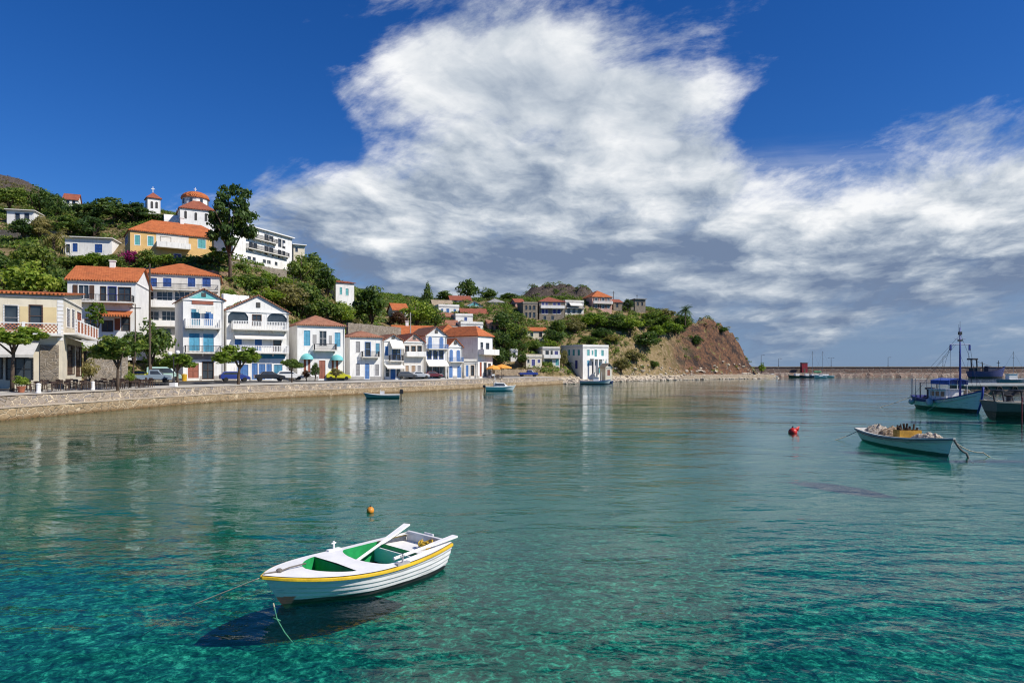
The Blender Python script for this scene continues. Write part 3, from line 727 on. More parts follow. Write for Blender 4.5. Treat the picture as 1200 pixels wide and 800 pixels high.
def house(label, px0, Y, px1, th, D, base, eave, wall, roof, wins=(), balcs=(), awns=(), name='house', cat='house', group=None, cornice=True, chim=None, skirt=3.0, extra=None, trim=None, tymp=None):
    th = R(th); c, s = math.cos(th), math.sin(th); X0 = px2(px0, Y); k1 = (px1-600)/800
    W_ = (k1*Y-X0)/(c-k1*s); zb = pz(base, Y); H = pz(eave, Y)-zb
    root = empty(name, (X0, Y, zb), th, label, cat, group)
    FOOT.append((X0+(c*W_-s*D)/2, Y+(s*W_+c*D)/2, c, s, W_/2+.6, D/2+.6))
    PF = lambda u, z, n: (u, -n, z)
    PL = lambda u, z, n: (-n, u, z)
    PR = lambda u, z, n: (W_+n, u, z)
    def hit(face, px):
        k = (px-600)/800
        if face == 'F': ox, oy, dx, dy = X0, Y, c, s
        elif face == 'L': ox, oy, dx, dy = X0, Y, -s, c
        else: ox, oy, dx, dy = X0+c*W_, Y+s*W_, -s, c
        t = (k*oy-ox)/(dx-k*dy); return t, oy+t*dy
    def rect(w):
        f, a, b, ya, yb = w[:5]
        (ua, Ya), (ub, Yb) = hit(f, a), hit(f, b)
        ym = (Ya+Yb)/2; u0, u1 = min(ua, ub), max(ua, ub)
        return f, u0, u1, pz(max(ya, yb), ym)-zb, pz(min(ya, yb), ym)-zb
    faces = {'F': (PF, W_), 'L': (PL, D), 'R': (PR, D)}
    holes = {'F': [], 'L': [], 'R': []}; todo = []
    for w in wins:
        f, u0, u1, z0, z1 = rect(w); L = faces[f][1]
        if f == 'F' or f == 'L' or f == 'R':
            u0 = max(.12, u0); u1 = min(L-.12, u1)
        if u1-u0 < .2: continue
        z1 = min(z1, H-.08) if w[5] not in ('arch', 'sign', 'panel') else z1; z0 = max(z0, .06)
        todo.append((f, u0, u1, z0, z1, w[5], w[6]))
        if w[5] not in ('arch', 'sign', 'band', 'panel'): holes[f].append((u0, u1, z0, z1))
    typ, pk, rmat = roof
    ym = Y + (W_*s/2 if typ == 'gable_front' else W_*s/2 + D*c/2)
    rh = max(.3, pz(pk, ym)-zb-H) if pk else .3
    m = MB()
    for f, (P, L) in faces.items():
        q = facade(P, L, H, -skirt, holes[f]); m.add(q.v, q.f)
    m.quad((0, D, -skirt), (W_, D, -skirt), (W_, D, H), (0, D, H)); m.quad((0, 0, H), (W_, 0, H), (W_, D, H), (0, D, H))
    if typ == 'gable_front': m.add([(0, 0, H), (W_, 0, H), (W_/2, 0, H+rh)], [(0, 1, 2)]); m.add([(0, D, H), (W_, D, H), (W_/2, D, H+rh)], [(0, 1, 2)])
    if typ == 'gable_side': m.add([(0, 0, H), (0, D, H), (0, D/2, H+rh)], [(0, 1, 2)]); m.add([(W_, 0, H), (W_, D, H), (W_, D/2, H+rh)], [(0, 1, 2)])
    if typ == 'shed': m.add([(0, 0, H), (0, D, H), (0, D, H+rh)], [(0, 1, 2)]); m.add([(W_, 0, H), (W_, D, H), (W_, D, H+rh)], [(0, 1, 2)]); m.quad((0, D, H), (W_, D, H), (W_, D, H+rh), (0, D, H+rh))
    m.build('wall', wall, root)
    rf = roofing(root, typ, W_, D, H, rh, rmat)
    if cornice:
        m = MB(); q = .14
        if typ == 'gable_front':                       # moulding along the pediment
            m.box(-q, W_+q, -q, -.003, H-.22, H-.02)
            if tymp:
                t = MB(); t.prism([(W_*.14, -.004, H+.1), (W_*.86, -.004, H+.1), (W_/2, -.004, H+rh*.8)], (0, -.04, 0)); t.build('pediment_panel', tymp, root)
            t = MB(); t.box(W_/2-.3, W_/2+.3, -.09, -.006, H+rh*.25, H+rh*.25+min(.75, rh*.4)); t.build('attic_opening', C['dark'], root)
        else:
            m.box(-q, W_+q, -q, -.003, H-.24, H-.17)
        m.box(-q, -.003, -.003, D+q, H-.24, H-.17); m.box(W_+.003, W_+q, -.003, D+q, H-.24, H-.17)
        m.build('cornice', trim or TRIM, root)
    if typ == 'flat':
        m = MB(); z = H+.185; t = .18
        for b in ((-.05, W_+.05, -.05, t), (-.05, W_+.05, D-t, D+.05), (-.05, t, t, D-t), (W_-t, W_+.05, t, D-t)): m.box(*b, z, z+.45)
        m.build('parapet', wall, root)
    for t in todo:
        P = faces[t[0]][0]; window(root, P, *t[1:], trim=trim)
    for b in balcs:                                    # face, px, px, rail py, slab py, style, depth
        f, u0, u1, z0, z1 = rect(b); balcony(root, faces[f][0], u0, u1, z0, max(z1, z0+.85), b[5], b[6] if len(b) > 6 else 1.0)
    for a in awns:
        f, u0, u1, z0, z1 = rect(a); awning(root, faces[f][0], u0, u1, z1, z0, a[5], a[6])
    if group == 'houses of the quayside row':          # grey plinth and a rain pipe
        xs = sorted((t[1], t[2]) for t in todo if t[0] == 'F' and t[3] < .7); a = 0.02
        for u0, u1 in xs + [(W_-.02, W_)]:
            if u0-a > .3: m = MB(); pbox(m, PF, a, u0-.12, -.5, .55, .004, .05); m.build('plinth', pmat('plinth_cement', (.40, .38, .35), .9, .15, 1.2), root)
            a = max(a, u1+.12)
        m = MB(); m.tube([(W_-.18, -.09, .1), (W_-.18, -.09, H-.4), (W_-.18, -.2, H-.1)], .05, 6); m.build('rain_pipe', GREYP, root)
    if chim:
        u = chim*W_; m = MB(); zc = H+rh*.4
        m.box(u-.35, u+.35, D*.5-.35, D*.5+.35, zc, H+rh+1.0); m.box(u-.45, u+.45, D*.5-.45, D*.5+.45, H+rh+1.0, H+rh+1.15); m.build('chimney', WHITE if wall is not STONEH else STONEH, rf)
    if extra: extra(root, W_, D, H, rh, PF, PL, PR, lambda *a: rect(a))
    return root

def grid(f, xs, ys, kind, col): return [(f, a, b, c_, d, kind, col) for a, b in xs for c_, d in ys]

PALEY = pmat('pale_yellow_plaster', (0.70, 0.56, 0.31), .8, .08, .7, .25, 30, dirt=.2)
# ---- front row along the quay, left to right
def r1(root, W_, D, H, rh, PF, PL, PR, rect):
    m = MB()
    for i in range(12):                                # corner quoins
        for P, u in ((PF, W_-.42), (PR, 0)):
            z = H*.48+i*H*.52/12
            if z+.3 < H-.3: pbox(m, P, u, u+.42+(.14 if (i % 2) and P is PR else 0), z, z+.3, .004, .03)
    m.build('corner_quoins', TRIM, root)
    m = MB(); f, u0, u1, z0, z1 = rect('F', 47, 69, 404, 440); pbox(m, PF, u0, u1, 0, z1, .02, .1); m.build('stone_pier', STONEH, root)
house('two storey ochre and white taverna with brick lattice balconies at the left picture edge', -60, 64.5, 73, 25, 13, 448, 341.5, CREAM, ('shed', 336, TILE),
      [('F', -30, -14, 358, 385, 'gdoor', 'white'), ('F', 5, 21, 358, 386, 'gdoor', 'white'), ('F', 35, 49, 358, 382, 'glass', 'brown'), ('F', 23, 33, 359, 380, 'panel', PALEY), ('F', 50.5, 66, 360, 380, 'panel', PALEY),
       ('F', -20, 2, 419, 443, 'gdoor', 'dark'), ('F', 8, 38, 420, 444, 'gdoor', 'dark'), ('R', 78, 82, 362, 383, 'shut', 'grey'), ('R', 84, 87.5, 363, 384, 'shut', 'grey'), ('R', 90, 96, 366, 392, 'door', 'red'),
       ('R', 79, 87, 405, 438, 'gdoor', 'brown'), ('R', 89, 99, 407, 440, 'gdoor', 'brown')],
      [('F', -58, 73.5, 378, 391, 'lattice', 1.2), ('R', 74, 102, 380, 394, 'lattice', 1.2)], [('F', -50, 47, 398, 416, pmat('grey_canvas', (0.50, 0.49, 0.46), .8, .08, 2), 3.2), ('R', 76, 99, 397, 403, CANV, 1.6)],
      name='taverna', cat='taverna', extra=r1)
house('white house with bright orange tile roof and shaded loggia behind the taverna', 79, 98, 159, 18, 11, 397, 327, WHITE, ('gable_side', 314, TILE),
      [('F', 92, 104, 334, 350, 'open', 'brown'), ('F', 118, 124, 336, 352, 'gdoor', 'brown'), ('F', 127, 136, 336, 352, 'gdoor', 'violet'), ('F', 139, 153, 337, 352, 'gdoor', 'brown'),
       ('F', 120, 132, 376, 388, 'gdoor', 'brown'), ('F', 134, 141, 373, 387, 'door', 'red'), ('F', 143, 152, 372, 387, 'gdoor', 'brown'), ('F', 100, 112, 374, 386, 'glass', 'brown')],
      [('F', 88, 158, 346, 354, 'iron', 1.6)], [('F', 118, 156, 364, 370, TILE, 2.0)], chim=.52)
house('long white hotel with orange roof, blue windows and glazed verandahs above the street trees', 160, 112, 257, 22, 12, 422, 319, OFFW, ('hip', 309, TILE),
      grid('F', [(163, 170), (176, 184), (191, 201), (220, 229), (237, 247)], [(325.5, 336)], 'shut', 'deep') + grid('F', [(165, 180), (184, 202), (205, 222), (226, 243)], [(342, 354)], 'glass', 'white')
      + grid('F', [(168, 186), (190, 205), (209, 222), (226, 240)], [(365, 376)], 'glass', 'white') + grid('F', [(170, 182), (188, 200)], [(385, 402)], 'glass', 'white'),
      [('F', 160.5, 256, 333, 339.5, 'iron', 1.1), ('F', 160.5, 256, 353, 360, 'solid', 1.3), ('F', 160.5, 256, 377, 382, 'solid', 1.0)], name='hotel', cat='hotel')
def laundry(root, W_, D, H, rh, PF, PL, PR, rect):
    m = MB()
    for a, b, y0, y1 in ((229, 231.5, 358, 366), (232, 240, 358.5, 367.5), (241, 245.5, 359, 366), (246, 250, 359.5, 368)):
        f, u0, u1, z0, z1 = rect('F', a, b, y0, y1)
        pbox(m, PF, u0, u1, z0, z1, .82, .85)
    m.build('sun_blind', CANV, root)
house('narrow three storey white house with turquoise gable and blue balcony doors', 214.5, 98, 262, 33, 9, 445, 349.5, WHITE, ('gable_front', 339, TILEP),
      [('F', 225, 250, 351, 356.5, 'sign', 'red'), ('F', 224, 234.5, 362, 381, 'shut', 'teal'), ('F', 239.5, 250, 365, 381.5, 'shut', 'blue'), ('F', 221.5, 234, 390.5, 411, 'shut', 'cyan'), ('F', 238, 250.5, 391, 412, 'shut', 'cyan'),
       ('F', 220, 233, 425, 443, 'door', 'red'), ('F', 237.5, 250, 424, 443.5, 'gdoor', 'brown'), ('F', 217, 257, 414, 421, 'band', 'grey')],
      [('F', 216, 258, 374, 384, 'white', 1.1), ('F', 216, 258, 405, 413, 'iron', 1.1)], tymp=TURQ, extra=laundry, group='houses of the quayside row')
def arches(spans, ztop):
    def fn(root, W_, D, H, rh, PF, PL, PR, rect):
        m = MB()
        for a, b, y0, y1 in spans:
            f, u0, u1, z0, z1 = rect('F', a, b, y0, y1); k = 8; h = (z1-z0)*.42
            for i in range(k):
                t0, t1 = i/k, (i+1)/k
                za, zb_ = z1-h*(1-math.sqrt(max(0, 1-(2*t0-1)**2))), z1-h*(1-math.sqrt(max(0, 1-(2*t1-1)**2)))
                ua, ub = u0+(u1-u0)*t0, u0+(u1-u0)*t1
                m.add([PF(ua, za, .02), PF(ub, zb_, .02), PF(ub, z1+.02, .02), PF(ua, z1+.02, .02), PF(ua, za, -.1), PF(ub, zb_, -.1), PF(ub, z1+.02, -.1), PF(ua, z1+.02, -.1)],
                      [(0, 1, 2, 3), (0, 4, 5, 1), (4, 7, 6, 5)])
        m.build('arch_heads', TRIM, root)
    return fn
house('broad white three storey house with arched top loggia and blue ground floor doors', 265.5, 103, 338, 33, 10, 446, 363, WHITE, ('gable_front', 346.5, TILEP),
      [('F', 267, 291, 364.5, 379, 'void', 'white'), ('F', 296, 306, 369, 381, 'gdoor', 'brown'), ('F', 313, 336, 367, 381, 'void', 'white'), ('F', 275, 283.5, 393, 410, 'shut', 'blue'), ('F', 298.5, 307, 395, 411, 'shut', 'blue'),
       ('F', 321, 329, 397, 411, 'gdoor', 'brown'), ('F', 298, 334, 414.5, 420, 'band', 'teal'), ('F', 278, 291, 427, 441, 'shut', 'blue'), ('F', 295, 302, 425.5, 444.5, 'door', 'blue'), ('F', 303.3, 311, 426, 444.5, 'door', 'blue'), ('F', 312, 318.5, 426, 444, 'door', 'blue'), ('F', 321, 331, 427, 444, 'door', 'teal')],
      [('F', 271, 336, 377, 386, 'white', 1.3), ('F', 271, 336, 405, 413, 'white', 1.3)], [('F', 274, 334, 391.5, 396, CANV, 1.0)], extra=arches([(267, 291, 364.5, 379), (313, 336, 367, 381)], 0), group='houses of the quayside row')
def shells(root, W_, D, H, rh, PF, PL, PR, rect):
    for a, b, y0, y1 in ((352, 367, 414, 421), (387, 402, 415.5, 422)):   # rounded fabric hoods
        f, u0, u1, z0, z1 = rect('F', a, b, y0, y1); m = MB(); rings = []; um = (u0+u1)/2; r = (u1-u0)/2; h = z1-z0
        for j in range(5):
            e = math.pi/2*j/4
            rings.append([PF(um-r*math.cos(math.pi*i/12), z0+h*math.sin(math.pi*i/12)*math.cos(e), .03+1.2*math.sin(math.pi*i/12)*math.sin(e)) for i in range(13)])
        m.loft(rings); m.build('awning', TURQ, root, smooth=True)
house('two storey white neoclassical house with blue shutters and shell shaped turquoise awnings', 348.5, 111, 404, 30, 10, 445, 380, WHITE, ('hip', 370, TILEP),
      [('F', 356, 363.6, 387, 405, 'shut', 'cyan'), ('F', 374.5, 382.5, 388, 405, 'gdoor', 'white'), ('F', 392, 399, 389.5, 406, 'shut', 'cyan'), ('F', 366.5, 371, 392, 402, 'panel', GREYP), ('F', 385.5, 389, 393, 403, 'panel', GREYP),
       ('F', 355.8, 358.8, 421, 436, 'shut', 'red'), ('F', 360.8, 363.8, 421, 436, 'shut', 'red'), ('F', 373.8, 381.4, 422, 443.5, 'door', 'red'), ('F', 388.6, 391.2, 422, 434, 'shut', 'red'), ('F', 393.6, 396.4, 422, 434, 'shut', 'red')],
      [('F', 367, 393, 403, 410, 'iron', 1.1)], extra=shells, group='houses of the quayside row')
house('low roofed white house with small iron balcony and a single blue door', 410, 120, 448, 30, 9, 445, 394, WHITE, ('hip', 388, TILEP),
      [('F', 417, 422, 400, 413, 'shut', 'grey'), ('F', 428, 434, 401, 417, 'gdoor', 'blue'), ('F', 440, 445, 402, 414, 'shut', 'teal'), ('F', 417, 421.6, 426, 440, 'shut', 'grey'), ('F', 427.6, 433, 426, 444, 'door', 'blue'), ('F', 439.5, 444, 426.5, 440, 'shut', 'grey')],
      [('F', 423, 443, 411.5, 418, 'iron', 1.0)], group='houses of the quayside row')
house('small gabled white house with tilted striped awnings over balcony and blue door', 450, 126, 471.5, 30, 9, 445, 398.5, WHITE, ('gable_front', 392, TILEP),
      [('F', 451, 455, 405.5, 416.5, 'shut', 'blue'), ('F', 460, 469, 408, 421, 'gdoor', 'blue'), ('F', 457.5, 463.5, 431, 444, 'door', 'blue'), ('F', 452, 456, 431, 441, 'glass', 'white'), ('F', 465, 469.5, 432, 441, 'glass', 'white')],
      [('F', 455, 471, 416, 422.5, 'iron', 1.1)], [('F', 456, 471, 398.5, 407.5, CANV, 1.6), ('F', 450, 471.2, 426.5, 430.5, CANV, 1.7)], group='houses of the quayside row')
house('narrow grey white house with pinkish pediment and balcony', 473.5, 132, 497, 30, 9, 444, 400, OFFW, ('gable_front', 391, TILER),
      [('F', 475, 479, 405.5, 415, 'gdoor', 'brown'), ('F', 482, 487, 405.5, 415.5, 'gdoor', 'tan'), ('F', 489.6, 493.8, 405.5, 415.5, 'gdoor', 'brown'), ('F', 475, 479, 428, 442, 'door', 'tan'), ('F', 482, 487, 428, 442, 'door', 'tan'), ('F', 489, 493, 428, 442, 'door', 'grey')],
      [('F', 475, 497, 412.5, 417, 'solid', 1.0)], tymp=PINKP, group='houses of the quayside row')
house('tall white three storey house with blue arched windows and blue balcony rail', 499, 137, 523.5, 30, 9, 444, 392.5, WHITE, ('gable_front', 383, TILEP),
      [('F', 501.8, 506, 394.5, 408, 'arch', 'blue'), ('F', 515, 519.5, 395, 408, 'arch', 'blue'), ('F', 500.8, 505.4, 411, 420.5, 'glass', 'deep'), ('F', 508, 512.5, 411, 420.5, 'glass', 'deep'), ('F', 514.8, 519.4, 411, 420.5, 'glass', 'deep'),
       ('F', 501, 505.5, 429, 442, 'gdoor', 'dark'), ('F', 507.5, 514, 429, 442, 'gdoor', 'dark'), ('F', 515.5, 521, 429, 442, 'gdoor', 'dark')],
      [('F', 500, 523.3, 403.5, 408.5, 'blue', 1.1)], [('F', 499.3, 523.2, 422.5, 428, CANV, 1.3)], group='houses of the quayside row')
house('slim gabled white house with two bright blue arched windows next to the tall one', 525.5, 142, 541.5, 30, 8, 443.5, 405.5, WHITE, ('gable_front', 397, TILE),
      [('F', 526.8, 530.6, 409.5, 423, 'arch', 'blue'), ('F', 535, 539, 410, 423, 'arch', 'blue'), ('F', 526.3, 530.3, 429, 442, 'arch', 'blue'), ('F', 535.8, 540, 429, 442, 'arch', 'blue')],
      [('F', 525.8, 541.3, 418.5, 423.5, 'blue', 1.0)], group='houses of the quayside row')
house('one storey white annex with blue doors beside the slim blue windowed house', 544, 146, 558.5, 20, 6, 443, 424, OFFW, ('flat', None, SLATE),
      [('F', 546, 549, 427.5, 441, 'door', 'blue'), ('F', 552, 555.5, 428, 440, 'glass', 'tan')], group='houses of the quayside row')
house('big hall with long grey side wall, orange hip roof and white corner balcony', 560, 150, 577.5, 55, 12, 443, 393, WHITE, ('hip', 382.5, TILE),
      [('F', 563, 566, 401, 414, 'gdoor', 'white'), ('F', 569.5, 573, 402, 414.5, 'gdoor', 'grey'), ('F', 562, 564.5, 424, 441, 'door', 'red'), ('F', 567, 570, 425, 441, 'gdoor', 'grey'), ('F', 572, 575, 426, 440, 'gdoor', 'grey')],
      [('F', 560.5, 578.5, 409.5, 415, 'solid', 1.6)], group='houses of the quayside row')
house('plain house with wide orange tile roof rising behind the pink pediment house', 464, 152, 512, 18, 11, 430, 394.5, OFFW, ('gable_side', 382, TILE), [('F', 466, 469, 397, 403, 'glass', 'white')], chim=.36)
house('orange roofed house squeezed behind the tall white gable', 515, 158, 545, 25, 12, 430, 392, OFFW, ('hip', 381, TILE))

# ---- up the left hillside
house('low white cottage with royal blue shutters on the terrace above the orange roof', 76, 150, 131, 14, 8, 299, 278, WHITE, ('slab', None, OFFW),
      [('F', 85, 91, 285, 295, 'shut', 'deep'), ('F', 111, 120, 286, 296, 'shut', 'deep'), ('F', 77, 82, 286, 296, 'void', 'white')])
house('long ochre villa with orange roof, turquoise shutters and white loggia', 152.5, 135, 267, 35, 9, 309, 269, YELLOW, ('hip', 261, TILE),
      [('F', 158, 164, 275.5, 287, 'shut', 'turq'), ('F', 173, 180, 277, 288, 'shut', 'turq'), ('F', 183, 221, 274, 290, 'panel', OFFW), ('F', 209, 217, 282, 290.5, 'shut', 'deep'), ('F', 188, 200, 278, 290, 'gdoor', 'brown'), ('F', 232, 241, 280.5, 291, 'shut', 'turq'), ('F', 251, 259, 282, 292.5, 'shut', 'turq'), ('F', 204, 212, 297.5, 304, 'shut', 'violet'),
       ('L', 146.5, 150, 277, 286, 'shut', 'blue')],
      [('F', 182.5, 222, 285.5, 291, 'solid', 1.6)], [], chim=.55, name='villa', cat='villa')
def church(root, W_, D, H, rh, PF, PL, PR, rect):
    cx, cy = W_*.5, D*.5; r = 3.0
    m = MB(); m.lathe([(r, H-.2), (r, H+rh*.55+1.9)], cx, cy, 16); d = m.build('drum', WHITE, root)
    m = MB()
    for k in range(8):
        a = 2*math.pi*(k+.5)/8
        x, y = cx+math.cos(a)*(r+.0), cy+math.sin(a)*(r+.0); t = Vector((-math.sin(a), math.cos(a), 0))*.3; o = Vector((math.cos(a), math.sin(a), 0))*.04
        z0, z1 = H+rh*.55+.4, H+rh*.55+1.6; p = Vector((x, y, 0))
        m.prism([p-t+Vector((0, 0, z0))-o*3, p+t+Vector((0, 0, z0))-o*3, p+t+Vector((0, 0, z1))-o*3, p-t+Vector((0, 0, z1))-o*3], o*5)
    m.build('drum_window', GLASS, d)
    zt = H+rh*.55+1.9; m = MB(); m.lathe([(r+.35, zt-.05), (r+.35, zt+.12)]+[(max(.02, (r+.3)*math.cos(e)), zt+.12+1.75*math.sin(e)) for e in np.linspace(0, math.pi/2, 7)], cx, cy, 16)
    dm = m.build('dome', TILE, root, smooth=False)
    m = MB(); z = zt+1.85; m.box(cx-.06, cx+.06, cy-.06, cy+.06, z, z+1.1); m.box(cx-.35, cx+.35, cy-.05, cy+.05, z+.6, z+.72); m.build('cross', TRIM, dm)
    m = MB(); m.prism([(-3.2, 3.4, -2.5)] + [(-3.2, 6.3+2.9*math.cos(a), H-2.6+1.8*math.sin(a)) for a in np.linspace(math.pi, 0, 9)] + [(-3.2, 9.2, -2.5)], (3.25, 0, 0)); m.build('apse', WHITE, root)
house('white domed church with orange dome on top of the left hill', 211, 163, 252, 30, 12, 269, 243, WHITE, ('hip', 236, TILER),
      [('F', 216, 219, 247, 256, 'arch', 'dark'), ('F', 228, 231, 249, 258, 'arch', 'dark'), ('F', 240, 243, 250, 259, 'arch', 'dark'), ('L', 205, 207, 247, 256, 'arch', 'dark')], name='church', cat='church', extra=church)
def belfry(root, W_, D, H, rh, PF, PL, PR, rect):
    m = MB(); z = H+rh+.1; m.box(W_/2-.07, W_/2+.07, D/2-.07, D/2+.07, z, z+1.5); m.box(W_/2-.45, W_/2+.45, D/2-.06, D/2+.06, z+.85, z+1.0); m.build('cross', TRIM, root)
house('white church bell tower with red pyramid cap standing over the pines', 173, 178, 188, 36, 3.6, 256, 231, WHITE, ('hip', 226, TILER),
      [('F', 176.5, 179.5, 236, 244, 'arch', 'dark'), ('F', 182, 185, 236.5, 244, 'arch', 'dark'), ('L', 169.5, 171.5, 236, 244, 'arch', 'dark')], name='bell_tower', cat='bell tower', extra=belfry)
W17 = []
for (ya, yb), sl in (((270, 279), .32), ((284.5, 294), .27)):
    for a, b in ((292, 296), (297, 301), (310, 314.5), (315.5, 320), (326, 329.5), (331, 334)):
        W17.append(('F', a, b, ya+(a-294)*sl, yb+(a-294)*sl, 'gdoor', 'grey'))
for a, b in ((290, 294), (296, 299.5), (308, 311.5), (313, 317), (322, 325)): W17.append(('F', a, b, 300.5+(a-290)*.2, 304.5+(a-290)*.2, 'glass', 'white'))
def acs(root, W_, D, H, rh, PF, PL, PR, rect):
    for u in (W_*.30, W_*.56, W_*.82):
        for z in (H*.38, H*.72): m = MB(); pbox(m, PF, u, u+.9, z, z+.7, .01, .4); m.build('air_conditioner', TRIM, root)
house('stepped white hotel with flat roof and rows of balcony doors right of the tall tree', 273, 142, 342, 70, 5, 308, 260.5, WHITE, ('slab', None, TRIM), W17,
      [('F', 288, 322, 278, 281.5, 'iron', .9), ('F', 288, 336, 292.5, 296, 'iron', .9)], name='hotel', cat='hotel', extra=acs)
house('small cream block with white roof slab beyond the stepped hotel', 344, 166, 357, 30, 7, 302, 287, CREAM, ('slab', None, TRIM), [('F', 346, 349, 290, 295, 'glass', 'white')])
house('little white house with pale turquoise shutters alone on the green slope', 393.5, 162, 415, 33, 6, 352, 331, WHITE, ('shed', 328, TILER),
      [('F', 398, 401, 336.5, 345, 'shut', 'turq'), ('F', 405, 408.5, 338, 346, 'shut', 'turq')])
house('orange roofed cottage half hidden between trees above the row', 461, 178, 478, 22, 7, 377, 363, WHITE, ('gable_side', 356, TILE), [('F', 463, 465.5, 366, 371, 'glass', 'brown')])
house('white house showing through the trees at the far left of the hill', 8, 172, 40, 15, 8, 268, 246, WHITE, ('slab', None, OFFW), [('F', 18, 23, 250, 258, 'glass', 'grey'), ('F', 29, 34, 250, 258, 'glass', 'grey')])
house('red roofed white house on the skyline between the pines', 74, 214, 91, 25, 8, 243, 233, WHITE, ('gable_side', 228, TILER), [('F', 78, 81, 235, 239, 'glass', 'brown'), ('F', 85, 88, 235, 239, 'glass', 'brown')])

# ---- village in the saddle and on the headland
V = 'houses of the upper village'
house('low house with long red roof highest in the village', 528, 250, 552, 12, 8, 357, 351.5, OFFW, ('gable_side', 347, TILER), [('F', 532, 535, 352.5, 356, 'glass', 'brown'), ('F', 543, 546, 352.5, 356, 'glass', 'brown')], group=V)
house('cream house with pale sandy roof near the tall conifer', 508, 240, 531, 16, 8, 364, 358, CREAM, ('gable_side', 352, TILEB), group=V)
house('white cube house with three bright blue windows below the pale roof', 514, 228, 538, 20, 7, 370, 358.5, WHITE, ('flat', None, OFFW),
      [('F', 517, 519.5, 361.5, 366, 'shut', 'blue'), ('F', 523, 526.5, 361.5, 366.5, 'shut', 'blue'), ('F', 531.5, 534.5, 362, 366.5, 'shut', 'blue')], group=V)
house('white house with turquoise gable and three turquoise windows', 545, 240, 567, 12, 8, 367, 358.5, WHITE, ('gable_front', 353, TILEB),
      [('F', 547, 549.8, 358.8, 363, 'shut', 'cyan'), ('F', 553.5, 556.5, 358.8, 363, 'shut', 'cyan'), ('F', 560.5, 563.5, 358.8, 363, 'shut', 'cyan')], tymp=TURQ, group=V)
house('long low house with brick red roof below the turquoise gable', 541, 228, 571, 14, 7, 375, 367.5, OFFW, ('gable_side', 362, TILER), [('F', 546, 548, 369, 373, 'glass', 'brown'), ('F', 556, 558, 369, 373, 'glass', 'brown')], group=V)
house('small pink red roofed house under the blue windowed cube', 514, 219, 532, 14, 7, 378, 371, OFFW, ('gable_side', 367, TILEP), [('F', 518, 520, 372.5, 376, 'glass', 'brown'), ('F', 525, 527, 372.5, 376, 'glass', 'brown')], group=V)
house('house with faded red roof just above the tall quayside gable', 511, 208, 537, 14, 7, 389, 381, PINKP, ('gable_side', 375.5, TILEP), [('F', 515, 517.5, 383, 387, 'glass', 'brown'), ('F', 523, 525.5, 383, 387, 'glass', 'brown')], group=V)
house('pink walled cottage with faded roof at the right edge of the upper village', 573, 212, 586, 16, 6, 388, 380, PINKP, ('gable_side', 375.5, TILEP), [('F', 576, 578, 382, 386, 'glass', 'brown'), ('F', 581, 583, 382, 386, 'glass', 'brown')], group=V)
house('small white cottage with orange roof at the left edge of the upper village', 497, 214, 511, 16, 6, 381, 373.5, WHITE, ('gable_side', 369.5, TILE), [('F', 500, 502, 375.5, 379, 'shut', 'blue'), ('F', 505.5, 507.5, 375.5, 379, 'shut', 'blue')], group=V)
house('white terrace house with brown door between the two pink roofs', 520, 201, 536, 16, 6, 392, 384.5, WHITE, ('flat', None, OFFW), [('F', 524, 526, 386, 391, 'door', 'brown'), ('F', 530, 532, 386, 389, 'shut', 'teal')], group=V)
house('plain white box house with one small blue window', 534, 217, 554, 20, 7, 381, 369.5, WHITE, ('flat', None, OFFW), [('F', 544, 547.5, 371.5, 376, 'shut', 'deep')], group=V)
house('wide white box house with two blue windows over the orange hall roof', 540, 207, 566, 22, 8, 394, 379, WHITE, ('flat', None, OFFW), [('F', 550, 554, 382, 388, 'shut', 'deep'), ('F', 559, 563, 382.5, 388.5, 'shut', 'deep')], group=V)
house('white house with shallow grey roof on the ridge left of the rocks', 573, 247, 593, 20, 8, 362, 354, WHITE, ('hip', 350, SLATE), [('F', 577, 579.5, 356, 360, 'glass', 'grey'), ('F', 585, 587.5, 356, 360, 'glass', 'grey')], group=V)
house('little red roofed house left of the grey ruin', 604, 246, 614, 16, 6, 360, 354, PINKP, ('gable_side', 350.5, TILER), [('F', 608, 610, 355.5, 358.5, 'glass', 'brown')], group=V)
house('roofless grey stone ruin with dark window holes', 613, 236, 630, 16, 7, 375, 355.5, STONEH, ('flat', None, SLATE), grid('F', [(615.5, 618), (620, 622.5), (624.5, 627.5)], [(358, 363), (366, 372)], 'void', 'grey'), cornice=False, group=V, trim=STONEH)
house('stone house with red roof and violet blue shutters on two floors', 632, 238, 661.5, 12, 9, 376, 353, STONEH, ('hip', 348, TILER),
      grid('F', [(635, 638), (639, 642), (648, 651.5), (653, 657)], [(354.5, 359.5)], 'shut', 'violet') + grid('F', [(635, 638), (639, 642), (648, 651.5), (653, 657)], [(362, 367.5)], 'shut', 'violet') + grid('F', [(637, 640), (646, 649)], [(370, 374.5)], 'glass', 'grey'),
      [('F', 633, 661, 358, 361, 'solid', 1.0)], group=V)
house('flat roofed white house with a long white awning', 662.5, 242, 684, 16, 8, 369, 353.5, OFFW, ('flat', None, OFFW), [('F', 665, 668, 361, 367, 'glass', 'grey'), ('F', 671, 674, 361, 367, 'glass', 'grey'), ('F', 677, 681, 362, 367, 'glass', 'grey'), ('F', 664, 667, 355, 359, 'glass', 'grey')],
      [('F', 663, 684, 358.5, 361, 'iron', 1.0)], [('F', 667, 681, 355, 358, CANV, 1.5)], group=V)
house('tall pinkish house with red hip roof at the edge of the rocks', 694, 250, 717, 18, 10, 364, 347.5, PINKP, ('hip', 341, TILE), grid('F', [(697, 700), (705, 708), (712, 714)], [(349, 353.5), (356.5, 361.5)], 'open', 'brown'), [('F', 695, 717, 353, 355.5, 'white', 1.0)], group=V)
